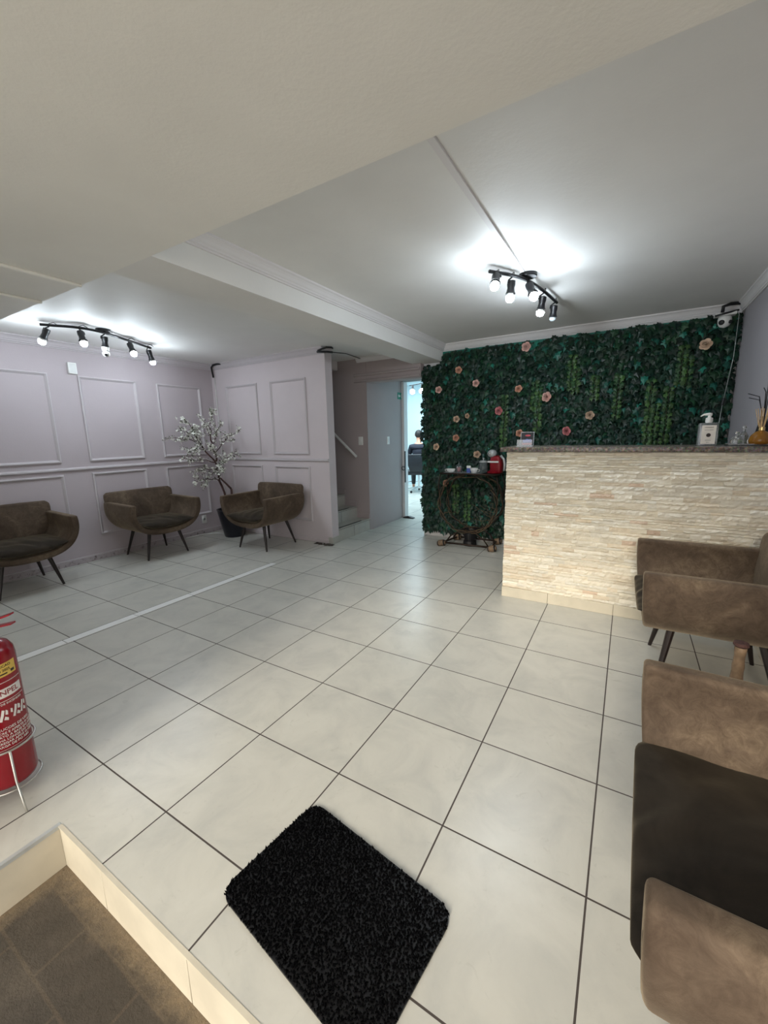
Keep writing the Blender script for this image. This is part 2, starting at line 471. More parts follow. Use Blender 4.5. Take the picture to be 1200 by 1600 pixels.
# crown mouldings: stepped profile run along an edge
PROF = [(0, 0), (0.055, 0), (0.055, -0.012), (0.044, -0.018), (0.034, -0.030), (0.026, -0.046), (0.020, -0.052), (0.020, -0.062), (0.012, -0.066), (0.012, -0.075), (0, -0.075)]
trim_n = [0]
def run(prof, p0, p1, nrm, z, mat, label, name='trim'):
    """profile (out from wall, up) swept from p0 to p1 (x,y)"""
    mb = MB(); nx, ny = nrm; rings = []
    for (x, y) in (p0, p1): rings.append(mb.pts([(x+nx*a, y+ny*a, z+b) for a, b in prof]))
    L = len(prof)
    for i in range(L): mb.face([rings[0]+i, rings[0]+(i+1) % L, rings[1]+(i+1) % L, rings[1]+i])
    mb.face([rings[0]+i for i in range(L)][::-1]); mb.face([rings[1]+i for i in range(L)])
    trim_n[0] += 1
    return struct(mb.build('%s_%d' % (name, trim_n[0]), mat), label)
run(PROF, (WL, YS), (WL, WB), (1, 0), ZL, M['trim_lilac'], 'crown moulding along the top of the left wall')
run(PROF, (WL, WB), (XS, WB), (0, -1), ZL, M['trim_lilac'], 'crown moulding along the top of the panelled back wall')
run([(a, b*0.7) for a, b in PROF], (-1.90, 4.145), (-1.20, 4.145), (0, -1), ZL, M['trim'], 'short crown moulding above the passage lintel')
run(PROF, (BX1, YW), (WR, YW), (0, -1), ZR, M['trim'], 'white crown moulding above the ivy wall')
run(PROF, (WR, YS), (WR, YW), (-1, 0), ZR, M['trim'], 'white crown moulding along the right wall')
run(PROF, (BX1, YS), (BX1, YW), (1, 0), ZR, M['trim'], 'white crown moulding along the ceiling beam')
FR = [(0, 0.012), (0.010, 0.014), (0.018, 0.006), (0.018, -0.006), (0.010, -0.014), (0, -0.012)]
run([(0, 0.02), (0.012, 0.018), (0.022, 0.006), (0.022, -0.006), (0.010, -0.016), (0, -0.018)], (WL, YF), (WL, WB), (1, 0), 1.045, M['trim_lilac'], 'chair rail on the left wall')
run([(0, 0.02), (0.012, 0.018), (0.022, 0.006), (0.022, -0.006), (0.010, -0.016), (0, -0.018)], (WL, WB), (XS, WB), (0, -1), 1.05, M['trim_lilac'], 'chair rail on the panelled back wall')
for z, nm in ((2.145, 'upper'), (2.065, 'lower')):
    run([(0, 0.022), (0.012, 0.020), (0.020, 0.008), (0.020, -0.006), (0.008, -0.014), (0, -0.016)], (-1.955, 4.145), (-0.96, 4.145), (0, -1), z, M['wall_pink'], nm+' pink moulding across the passage lintel')

def frame(axis, c, a0, a1, z0, z1, label):
    """picture-frame moulding on a wall; axis 'x' = wall plane x=c facing +x, 'y' = wall plane y=c facing -y"""
    mb = MB(); w_ = 0.016
    sec = [(-1.0, 0.0), (-0.85, 0.016), (-0.2, 0.020), (0.5, 0.010), (1.0, 0.0)]
    rings = []
    for d, o in sec:
        q = [(a0+d*w_, z0+d*w_), (a1-d*w_, z0+d*w_), (a1-d*w_, z1-d*w_), (a0+d*w_, z1-d*w_)]
        if axis == 'x': rings.append(mb.pts([(c+o, a, z) for a, z in q]))
        else: rings.append(mb.pts([(a, c-o, z) for a, z in q]))
    for r0, r1 in zip(rings, rings[1:]):
        for k in range(4): mb.face([r0+k, r0+(k+1) % 4, r1+(k+1) % 4, r1+k])
    trim_n[0] += 1
    return struct(mb.build('trim_%d' % trim_n[0], M['trim_lilac']), label)
for i, (a0, a1) in enumerate(((-0.45, 0.35), (0.72, 1.30), (1.60, 2.18), (2.46, 3.04))):
    nm = ('panel frame hidden by the shop front', 'panel frame above the leftmost armchair', 'panel frame above the middle armchair', 'panel frame behind the blossom tree')[i]
    frame('x', WL, a0, a1, 1.135, 2.02, 'upper '+nm); frame('x', WL, a0, a1, 0.30, 0.975, 'lower '+nm)
for a0, a1, nm in ((-3.50, -2.92, 'panel frame next to the room corner'), (-2.65, -2.08, 'panel frame next to the stairs')):
    frame('y', WB, a0, a1, 1.135, 2.03, 'upper '+nm); frame('y', WB, a0, a1, 0.285, 0.955, 'lower '+nm)

# skirtings
struct(MB().box((WL, YF, 0), (WL+0.018, WB, 0.06)).build('baseboard_left', M['basebd'], bevel=0.004))
struct(MB().box((WL, YF, 0.06), (WL+0.012, WB, 0.072)).build('trim_skirting_top', M['trim_lilac']), 'thin bead above the chipped left skirting')
struct(MB().box((WL, WB-0.014, 0), (XS-0.06, WB, 0.05)).build('baseboard_back', M['wall_back'], bevel=0.004))
struct(MB().box((-0.95, YW-0.014, 0), (0.9, YW, 0.085)).build('baseboard_ivy_wall', M['trim'], bevel=0.004))
struct(MB().box((XS, 4.2, 0), (XS+0.012, 5.05, 0.012)).build('baseboard_passage', M['wall_pink']))
struct(MB().box((WR-0.014, -0.2, 0), (WR, 2.6, 0.08)).build('baseboard_right', M['steptile'], bevel=0.004))
st = MB()
for i in range(26):
    x = -2.0+random.random()*0.30; y = 3.18+random.random()*0.07
    if x > -1.86: y -= 0.0
    r = 0.008+random.random()*0.02
    st.lathe([(r, 0), (r*0.8, 0.004), (r*0.3, 0.008)], 6, Matrix.Translation((x, y, 0)) @ Matrix.Diagonal((1.8, 1, 1, 1)))
tag(st.build('mortar_rubble', M['stain']), 'dark crumbled mortar on the floor at the corner beside the stairs', 'rubble', kind='stuff')
# tile block at the foot of the jamb
struct(B((XS-0.06, WB-0.008, 0), (XS+0.010, WB+0.14, 0.085)).build('trim_jamb_tile', M['stairtile'], bevel=0.002), 'skirting tile at the foot of the stair jamb')

# stairs going up to the left behind the panelled wall
sb = MB(); tr = MB()
for k in range(9):
    x1 = XS-0.005-0.21*k; z = 0.165*(k+1)
    sb.box((x1-0.21, WB+0.13, 0 if k == 0 else z-0.18), (x1, 4.15, z-0.012))
    tr.box((x1-0.22, WB+0.13, z-0.012), (x1+0.006, 4.15, z))
sb.box((-3.6, WB+0.13, 0), (XS-0.25, 4.15, 0.1))
struct(sb.build('trim_stair_risers', M['stairtile']), 'grey tiled risers of the staircase')
struct(soft(tr.build('trim_stair_treads', M['stairtile'], bevel=0.002, bseg=1)), 'grey tiled treads of the staircase')
gl = MB()
for k in range(4):
    x1 = XS-0.005-0.21*k; z = 0.165*(k+1)
    gl.box((x1+0.0005, 3.75, z-0.165), (x1+0.0012, 3.754, z-0.012))
    gl.box((x1-0.002, WB+0.13, z-0.015), (x1+0.0068, 4.15, z-0.0115))
struct(gl.build('trim_stair_joints', M['grout']), 'dark joints of the stair tiles')
for k in range(4):
    x1 = XS-0.005-0.21*k; z = 0.165*(k+1)
    o = B((x1-0.05, 3.46, z), (x1-0.02, 3.98, z+0.0015)).build('anti_slip_strip', M['blackp'])
    tag(o, ['black anti-slip strip on the lowest stair tread', 'black anti-slip strip on the second stair tread', 'black anti-slip strip on the third stair tread', 'black anti-slip strip on the fourth stair tread'][k], 'grip strip', 'anti-slip strips on the stairs')
sk = MB()
for k in range(5):
    x1 = XS-0.005-0.21*k; z = 0.165*(k+1)
    sk.box((x1-0.22, 4.138, z-0.0), (x1-0.0, 4.15, z+0.07))
    sk.box((x1-0.235, 4.134, z), (x1-0.205, 4.15, z+0.235))
struct(sk.build('baseboard_stairs', M['wall_pink'], bevel=0.002), 'stepped skirting following the stairs')
hr = thing('handrail', 'white sloping handrail fixed to the stairwell wall above the switch side', 'handrail', (-1.9, 4.1, 1.05))
pts = [(-0.03, 0, 0.0), (-1.1, 0, 0.92)]
MB().tube(pts, 0.018, 12).build('rail', M['white'], hr, smooth=False)
for f in (0.18, 0.8):
    x = -0.03-1.07*f; z = 0.92*f
    MB().tube([(x, 0, z-0.015), (x, 0.02, z-0.045), (x, 0.05, z-0.045)], 0.006, 8).build('bracket', M['white'], hr)
tag(B((-2.60, 3.95, 2.24), (-2.235, 4.148, 2.359)).build('boxed_pipe_cover', M['trim']), 'pale boxed-in cover high in the stairwell corner under the ceiling', 'box cover')

# ------------------------------------------------------------------ fittings on walls and ceiling
def plate(name, label, cat, loc, w_, h, face, mat=None, rocker=True, group=None):
    t_ = thing(name, label, cat, loc, {'+x': PI/2, '-y': 0, '-x': -PI/2}[face], group)
    soft(MB().box((-w_/2, -0.009, -h/2), (w_/2, 0, h/2)).build('plate', mat or M['white'], t_, bevel=0.003))
    if rocker: soft(MB().box((-w_*0.2, -0.014, -h*0.22), (w_*0.2, -0.008, h*0.22)).build('rocker', mat or M['white'], t_, bevel=0.002))
    return t_
plate('light_switch', 'white switch plate on the stairwell wall below the lintel end', 'switch', (-1.878, 4.15, 1.266), 0.072, 0.115, '-y')
plate('light_switch', 'slim white switch plate on the passage wall near the door', 'switch', (XS, 4.70, 1.26), 0.07, 0.115, '+x')
o_ = plate('wall_outlet', 'white wall outlet low on the left wall beside the plant pot', 'outlet', (WL, 2.92, 0.21), 0.072, 0.115, '+x', rocker=False)
MB().lathe([(0.019, 0), (0.019, 0.003), (0.015, 0.004), (0.015, 0.001)], 6, Matrix.Translation((0, -0.008, 0)) @ Matrix.Rotation(PI/2, 4, 'X')).build('socket', M['silver'], o_)
b_ = thing('junction_box', 'white ribbed junction box high on the left wall under the crown', 'junction box', (WL, 1.545, 2.105), PI/2)
soft(MB().box((-0.04, -0.03, -0.058), (0.04, 0, 0.058)).build('housing', M['white'], b_, bevel=0.005))
gm = MB()
for k in range(6): gm.box((-0.03, -0.0315, -0.04+k*0.015), (0.03, -0.029, -0.036+k*0.015))
gm.build('louvre', M['silver'], b_)

# exit sign
e_ = thing('exit_sign', 'small green exit sign with white arrow beside the lit doorway', 'sign', (XS, 5.10, 1.93), PI/2)
soft(MB().box((-0.085, -0.004, -0.05), (0.085, 0, 0.05)).build('panel', M['green'], e_))
am = MB()
am.prism([(-0.065, 0.0), (-0.035, 0.028), (-0.035, 0.010), (0.0, 0.010), (0.0, -0.010), (-0.035, -0.010), (-0.035, -0.028)], -0.0055, -0.004, 'Y')
am.build('arrow', M['labelw'], e_)
am = MB(); am.box((0.03, -0.0055, -0.035), (0.07, -0.004, 0.035)); am.build('door_symbol', M['labelw'], e_)
am = MB(); am.lathe([(0.006, 0), (0.006, 0.0012)], 10, Matrix.Translation((0.052, -0.0055, 0.022)) @ Matrix.Rotation(PI/2, 4, 'X'))
am.tube([(0.052, -0.006, 0.014), (0.046, -0.006, -0.004), (0.056, -0.006, -0.022)], 0.003, 6)
am.build('running_figure', M['green'], e_)

# door at the passage end, jamb and stopper
struct(MB().box((XS, 5.14, 0), (XS+0.045, 5.26, 2.145)).build('door_1', M['trim'], bevel=0.003), 'white jamb and slid-back edge of the door to the lit back room')
dh = thing('door_lock', 'black D-shaped lock handle on the slid-back door edge', 'lock', (XS+0.045, 5.15, 0.80))
MB().box((0, -0.012, -0.22), (0.012, 0.012, 0.28)).build('lock_plate', M['blackp'], dh)
MB().tube([(0.0, -0.015, 0.03), (-0.015, -0.05, 0.04), (-0.01, -0.085, 0.02), (0.0, -0.085, -0.01), (0.004, -0.05, -0.02), (0.004, -0.01, -0.01)], 0.007, 8).build('pull', M['blackp'], dh)
ds = MB(); ds.prism([(-0.10, 0), (0.10, 0), (0.085, 0.016), (0.0, 0.034), (-0.085, 0.018)], -0.035, 0.035, 'Y')
o = soft(ds.build('door_stop', M['blackp'], bevel=0.005)); o.location = (XS+0.12, 5.13, 0); tag(o, 'black rubber door stop on the floor at the foot of the door jamb', 'door stop')

# ceiling conduits and cables
tag(MB().box((0.632, YS, ZR-0.012), (0.662, 2.40, ZR)).build('cable_trunking', M['trim'], bevel=0.002), 'white cable trunking across the ceiling to the right spotlight bar', 'trunking')
tag(soft(MB().tube([(-1.365, YF+0.0, ZS-0.008), (-1.365, YS-0.01, ZS-0.008)], 0.010, 8).build('ceiling_conduit', M['soffit'])), 'longer cream conduit under the low front ceiling', 'conduit')
tag(soft(MB().tube([(-1.88, YF+0.0, ZS-0.008), (-1.88, YS-0.01, ZS-0.008)], 0.010, 8).build('ceiling_conduit', M['soffit'])), 'shorter cream conduit near the edge of the low front ceiling, next to the left spotlights', 'conduit')
cc = thing('corner_cable', 'black corrugated conduit and thin white cable running down the left room corner', 'cable', (-3.72, 3.24, 2.30))
MB().tube([(0.19, -0.01, 0.045), (0.13, -0.03, 0.042), (0.06, -0.035, 0.035), (0.01, -0.025, 0.01), (0.0, -0.01, -0.05), (0.0, 0.0, -0.12)], 0.012, 10).build('corrugated_sleeve', M['blackp'], cc, smooth=True)
MB().tube([(0.0, 0.018, -0.10), (0.004, 0.018, -0.7), (0.0, 0.018, -1.24), (0.01, 0.018, -1.9)], 0.006, 6).build('wire', M['white'], cc, smooth=True)
cl = thing('cable_loop', 'two black cable sleeves at the ceiling corner of the panelled wall by the stairs', 'cable', (XS, WB, 2.33))
MB().tube([(-0.07, -0.03, -0.012), (0.0, -0.035, 0.0), (0.05, -0.02, 0.012), (0.09, 0.02, 0.012), (0.085, 0.05, 0.008)], 0.011, 10).build('sleeve', M['blackp'], cl, smooth=True)
MB().tube([(-0.08, -0.03, -0.025), (-0.02, -0.032, -0.03), (0.05, 0.0, -0.034), (0.07, 0.06, -0.032)], 0.012, 10).build('sleeve', M['blackp'], cl, smooth=True)
MB().tube([(0.06, 0.05, -0.03), (0.02, 0.4, 0.01), (-0.06, 0.86, 0.02)], 0.005, 6).build('wire', M['blackp'], cl, smooth=True)

# spotlight bars
def spot_bar(name, label, group, base, joints, bulbs, zbar, kinds):
    bx, by, bz = base
    root = thing(name, label, 'ceiling light', base, 0, group)
    R_ = Vector(base)
    MB().lathe([(0.055, -0.022), (0.060, -0.016), (0.060, 0.0)], 28, Matrix.Translation((0, 0, 0))).build('ceiling_plate', M['black'], root, smooth=False)
    J = [Vector(j)-R_ for j in joints]
    a = J[0]+(J[0]-J[1]).normalized()*0.06; e = J[-1]+(J[-1]-J[-2]).normalized()*0.06
    path = [a]+J+[e]
    # smooth the bar
    fine = []
    for i in range(len(path)-1):
        p0 = path[max(i-1, 0)]; p1 = path[i]; p2 = path[i+1]; p3 = path[min(i+2, len(path)-1)]
        for s_ in range(5):
            t = s_/5
            fine.append(0.5*((2*p1)+(p2-p0)*t+(2*p0-5*p1+4*p2-p3)*t*t+(3*p1-p0-3*p2+p3)*t**3))
    fine.append(path[-1])
    MB().tube(fine, 0.011, 10).build('bar', M['black'], root, smooth=True)
    mid = J[len(J)//2]
    MB().tube([(0, 0, -0.015), (mid.x*0.5, mid.y*0.5, -0.02), (mid.x, mid.y, mid.z)], 0.014, 10).build('stem', M['black'], root, smooth=True)
    for j, b, kind in zip(J, bulbs, kinds):
        b = Vector(b)-R_; d = (b-j).normalized(); L = (b-j).length
        s0 = j+d*0.035; s1 = j+d*(L-0.022)
        hd = MB(); q = d.to_track_quat('Z', 'Y').to_matrix().to_4x4()
        h = (s1-s0).length
        hd.lathe([(0.012, -0.004), (0.026, 0), (0.027, h*0.3), (0.023, h*0.55), (0.027, h*0.85), (0.034, h), (0.031, h), (0.020, h*0.7)], 20, Matrix.Translation(s0) @ q, caps=False)
        ho = soft(hd.build('spot_head', M['black'], root))
        sd_ = q.to_3x3() @ Vector((1, 0, 0))
        MB().tube([j, j+Vector((0, 0, -0.012)), s0+sd_*0.03+d*0.0, s0+sd_*0.03+d*0.02], 0.0055, 8).build('swivel_arm', M['black'], root, smooth=True)
        MB().tube([j+Vector((0, 0, 0.01)), j+Vector((0.004, 0.035, 0.028)), j+Vector((0.0, 0.07, 0.012))], 0.003, 6).build('wire', M['blackp'], root, smooth=True)
        if kind == 'lit':
            bm_ = MB(); bm_.lathe([(0.002, 0.030), (0.018, 0.027), (0.027, 0.014), (0.029, 0.0), (0.028, -0.006)][::-1], 18, Matrix.Translation(b) @ q)
            bo_ = bm_.build('bulb', M['bulb'], root, smooth=True)
            MB().lathe([(0.0285, -0.006), (0.026, -0.014), (0.018, -0.026), (0.014, -0.040)][::-1], 18, Matrix.Translation(b) @ q).build('bulb_neck', M['white'], bo_, smooth=True)
        elif kind == 'off':
            bm_ = MB(); bm_.lathe([(0.002, 0.010), (0.018, 0.006), (0.026, -0.004), (0.027, -0.018), (0.016, -0.036)][::-1], 18, Matrix.Translation(b) @ q)
            bm_.build('bulb', M['bulb_off'], root, smooth=True)['label'] = 'unlit bulb'
    return root
A_b = [(-3.039, 1.032, 2.193), (-2.843, 1.263, 2.192), (-2.928, 1.478, 2.183), (-2.982, 1.765, 2.198), (-3.182, 2.07, 2.175)]
A_j = [(-2.995, 1.08, 2.325), (-2.887, 1.261, 2.325), (-2.902, 1.474, 2.325), (-3.04, 1.757, 2.325), (-3.178, 2.027, 2.325)]
spot_bar('spotlight_bar', 'black five-head spotlight bar on the left ceiling with a bulb camera in its middle head', 'black ceiling spotlight bars', (-2.93, 1.48, ZL), A_j, A_b, 2.325, ['lit', 'lit', 'cam', 'lit', 'lit'])
B_j = [(0.524, 2.227, 2.37), (0.598, 2.33, 2.37), (0.665, 2.485, 2.37), (0.723, 2.786, 2.37), (0.756, 3.077, 2.37)]
B_b = [(0.541, 2.133, 2.262), (0.589, 2.334, 2.235), (0.721, 2.44, 2.248), (0.697, 2.817, 2.235), (0.740, 3.109, 2.235)]
spot_bar('spotlight_bar', 'black five-head spotlight bar on the right ceiling near the ivy wall with one unlit head', 'black ceiling spotlight bars', (0.668, 2.485, ZR), B_j, B_b, 2.37, ['lit', 'lit', 'lit', 'lit', 'off'])
# bulb camera screwed into the middle head of the left bar
bc = thing('bulb_camera', 'white bulb-shaped camera with a black lens in the left spotlight bar', 'camera', (-2.928, 1.478, 2.19))
MB().lathe([(0.018, -0.02), (0.030, -0.018), (0.031, 0.012), (0.022, 0.022)], 18).build('collar', M['white'], bc, smooth=False)
MB().ball((0, 0, -0.045), 0.031).build('head', M['white'], bc, smooth=True)
MB().lathe([(0.012, 0), (0.013, 0.006), (0.010, 0.009)], 14, Matrix.Translation((0.020, -0.012, -0.058)) @ Vector((0.75, -0.4, -0.45)).to_track_quat('Z', 'Y').to_matrix().to_4x4()).build('lens', M['blackp'], bc)

# ------------------------------------------------------------------ counter
ct = thing('reception_counter', 'reception counter clad in cream split-face stone with granite top', 'counter', (1.34, 2.6, 0))
CX0, CX1 = 0.54-1.34, WR-1.34-0.002
sm = MB(); z = 0.085; rnd = random.Random(3)
# a white display-like core
MB().box((CX0+0.012, 0.012, 0), (CX1, 0.16, 1.19)).build('core', M['steptile'], ct)
while z < 1.185:
    h = rnd.choice((0.016, 0.020, 0.024, 0.030, 0.034)); h = min(h, 1.19-z)
    x = CX0
    while x < CX1-0.002:
        w_ = rnd.uniform(0.05, 0.19); x1 = min(x+w_, CX1)
        if CX1-x1 < 0.03: x1 = CX1
        d = rnd.uniform(0.0, 0.016)
        k = rnd.random()
        c = (238, 230, 213) if k < 0.5 else ((242, 236, 222) if k < 0.86 else ((232, 220, 200) if k < 0.975 else (220, 198, 178)))
        j = rnd.uniform(0.95, 1.04); sm.cur = lin(tuple(min(255, v*j) for v in c))
        zz0, zz1 = z, z+h-0.0006
        # rough-faced slab: front split in a few random facets
        n = max(2, int((x1-x)/0.018)); top = []; 
        fr0 = sm.pts([(x+(x1-x)*i/n, -d-rnd.uniform(-0.002, 0.002)+0.002, zz0) for i in range(n+1)])
        frm = sm.pts([(x+(x1-x)*i/n, -d-rnd.uniform(-0.002, 0.010), zz0+h*rnd.uniform(0.25, 0.75)) for i in range(n+1)])
        fr1 = sm.pts([(x+(x1-x)*i/n, -d-rnd.uniform(-0.002, 0.002)+0.002, zz1) for i in range(n+1)])
        bk0 = sm.pts([(x+(x1-x)*i/n, 0.013, zz0) for i in range(n+1)])
        bk1 = sm.pts([(x+(x1-x)*i/n, 0.013, zz1) for i in range(n+1)])
        for i in range(n):
            sm.face([fr0+i, fr0+i+1, frm+i+1, frm+i]); sm.face([frm+i, frm+i+1, fr1+i+1, fr1+i])
            sm.face([fr1+i, fr1+i+1, bk1+i+1, bk1+i]); sm.face([bk0+i, bk0+i+1, fr0+i+1, fr0+i])
        for i, flip in ((0, 1), (n, 0)):
            q = [fr0+i, frm+i, fr1+i, bk1+i, bk0+i]
            sm.face(q if not flip else q[::-1])
        x = x1
    z += h
sm.build('stone_cladding', M['stonec'], ct)
xs = [CX0-0.004, 0.896-1.34, 1.349-1.34, 1.80-1.34, CX1]
bb = MB()
for a, b in zip(xs, xs[1:]): bb.box((a+0.001, -0.012, 0.001), (b-0.001, 0.012, 0.084))
bb.build('skirting_tiles', M['steptile'], ct, bevel=0.0015)
MB().box((CX0, 0.0, 0.0), (CX0+0.012, 0.16, 1.19)).build('side_panel', M['steptile'], ct)
soft(MB().box((CX0-0.05, -0.028, 1.192), (CX1, 0.42, 1.226)).build('countertop', M['granite'], ct, bevel=0.004))

# ------------------------------------------------------------------ ivy wall
iv = thing('ivy_wall_panel', 'dense dark green artificial ivy covering the wall behind the counter', 'foliage panel', (0.6, YW, 0))
IX0, IX1 = -0.925-0.6, 2.10-0.6
bk = MB(); bk.box((IX0+0.06, -0.012, 0.10), (BX1-0.6, -0.004, 2.17)); bk.box((BX1-0.6, -0.012, 0.10), (IX1+0.005, -0.004, 2.325))
bk.build('backing_net', M['teal'], iv)
IVY = [(0.0, 0.42), (0.16, 0.30), (0.42, 0.36), (0.36, 0.08), (0.52, -0.12), (0.20, -0.26), (0.0, -0.78), (-0.20, -0.26), (-0.52, -0.12), (-0.36, 0.08), (-0.42, 0.36), (-0.16, 0.30)]
def leaf(mb, p, size, rz, rx, ry, fold=0.22, squash=1.0):
    Mx = Matrix.Translation(p) @ Euler((rx, ry, rz)).to_matrix().to_4x4()
    n = mb.pts([Mx @ Vector((a*size*squash, -abs(a)*-fold*size - 0.12*size*math.cos(b*2), b*size)) for a, b in IVY])
    c = mb.pts([Mx @ Vector((0, -0.18*size, 0.02*size))])
    for i in range(len(IVY)): mb.face([c, n+(i+1) % len(IVY), n+i])
rl = random.Random(11); lm = MB()
def leafcol(r):
    k = r.random()
    if k < 0.60: base = (16, 50, 36)
    elif k < 0.82: base = (26, 64, 40)
    elif k < 0.93: base = (14, 46, 40)
    else: base = (34, 108, 92)
    j = r.uniform(0.7, 1.25)
    return lin(tuple(v*j for v in base))
zz = 0.09
while zz < 2.36:
    x = IX0
    while x < IX1:
        xx = x+rl.uniform(-0.02, 0.02)
        top = 2.165 if xx+0.6 < BX1 else 2.295+0.015*(xx+0.9)/2.4
        px_, pz_ = xx, zz+rl.uniform(-0.02, 0.02)
        if pz_ < top+rl.uniform(-0.03, 0.015):
            lm.cur = leafcol(rl)
            leaf(lm, (px_, -rl.uniform(0.03, 0.085), pz_), rl.uniform(0.052, 0.084), rl.uniform(-0.5, 0.5), rl.uniform(-0.8, 0.1), rl.uniform(-0.45, 0.45))
        x += 0.0265
    zz += 0.0265
lm.build('ivy_leaves', M['leaf'], iv)['kind'] = 'stuff'

# hanging strands of lighter ivy
STR = [(0.43, 1.86, 1.58, 'short light green ivy strand right of the deep pink middle rose, above the brochure holder'),
 (0.47, 1.79, 1.37, 'long light green ivy strand hanging just above the brochure holder'),
 (0.79, 2.09, 1.76, 'light green ivy strand hanging high on the wall, left of the upper pair'),
 (0.83, 1.96, 1.74, 'light green ivy strand hanging high on the wall, right of the upper pair'),
 (1.01, 1.88, 1.66, 'short light green ivy strand above the beige rose over the counter middle'),
 (1.22, 1.86, 1.46, 'light green ivy strand hanging above the right half of the counter'),
 (1.50, 1.78, 1.22, 'longest light green ivy strand reaching down to the countertop'),
 (1.545, 1.56, 1.19, 'light green ivy strand touching the countertop left of the soap bottle'),
 (1.64, 1.72, 1.22, 'light green ivy strand reaching the countertop nearest to the soap bottle'),
 (1.72, 2.07, 1.75, 'light green ivy strand high on the wall just left of the yellow-beige rose'),
 (1.765, 1.98, 1.73, 'light green ivy strand high on the wall directly below the yellow-beige rose'),
 (-0.46, 0.70, 0.35, 'light green ivy strand inside the left half of the iron ring of the cart'),
 (-0.31, 0.64, 0.28, 'light green ivy strand in the middle of the iron ring of the cart'),
 (0.11, 1.74, 1.16, 'faint light green ivy strand to the left of the counter end, below the pink rose')]
rs = random.Random(5)
for x, z1, z0, lab in STR:
    t_ = thing('ivy_strand', lab, 'ivy strand', (x, YW-0.10, z1), 0, 'light green ivy strands hanging on the leaf wall')
    n = max(4, int((z1-z0)/0.035)); path = [(rs.uniform(-0.006, 0.006), 0, -(z1-z0)*i/n) for i in range(n+1)]
    MB().tube(path, 0.0025, 5).build('stem', M['tleaf'], t_)
    g = MB()
    for i in range(n+1):
        for s_ in (-1, 1):
            j = rs.uniform(0.8, 1.15); g.cur = lin((64*j, 100*j, 48*j)) if rs.random() < 0.5 else lin((42*j, 80*j, 44*j))
            leaf(g, (path[i][0]+s_*0.024, -0.016-rs.uniform(0, 0.012), path[i][2]+rs.uniform(-0.012, 0.012)), rs.uniform(0.038, 0.054), rs.uniform(-0.4, 0.4), rs.uniform(-0.5, 0.1), s_*0.3)
    g.build('leaves', M['leaf'], t_)

# silk roses pinned to the ivy
ROSE = [((0.325, 2.242), 'p', 1.1, 'peach-pink rose highest on the ivy wall, just under the crown moulding'),
 ((-0.442, 2.08), 'o', 0.9, 'orange-peach rose high on the left part of the ivy wall'),
 ((-0.227, 1.908), 'p', 0.9, 'pink rose on the upper left ivy, right of and below the orange-peach rose'),
 ((-0.696, 1.869), 'p', 0.9, 'pink rose nearest the upper left edge of the ivy wall beside the doorway lights'),
 ((0.261, 1.808), 'o', 0.9, 'orange-tinted rose left of the large peach rose in the wall middle'),
 ((0.564, 1.705), 'p', 1.15, 'large pale peach rose in the middle of the ivy wall'),
 ((0.054, 1.587), 'd', 1.05, 'deep pink upright rose in the middle left of the ivy wall'),
 ((1.884, 2.072), 'y', 1.1, 'yellow-beige rose at the upper right below the dome camera'),
 ((-0.321, 1.545), 'y', 0.7, 'smallest beige rose bud, upper of the close pair on the left'),
 ((-0.467, 1.512), 'y', 0.85, 'beige rose, lower of the close pair on the left'),
 ((0.984, 1.498), 'y', 0.95, 'beige folded rose above the middle of the counter'),
 ((0.783, 1.345), 'd', 1.05, 'deep pink rose just above the countertop'),
 ((-0.464, 1.288), 'o', 0.9, 'orange-peach rose on the left above the cups of the cart'),
 ((-0.719, 1.18), 'y', 0.95, 'beige rose near the left edge beside the seated person'),
 ((0.288, 1.328), 'o', 0.9, 'orange rose peeking out behind the brochure holder'),
 ((-0.2, 1.094), 'y', 0.95, 'cream rose just above the jars on the cart'),
 ((-0.585, 0.727), 'o', 0.95, 'dark orange rose under the left end of the cart tray')]
PC = {'p': (242, 200, 188), 'o': (228, 176, 150), 'd': (230, 152, 154), 'y': (234, 206, 180)}
rr = random.Random(9)
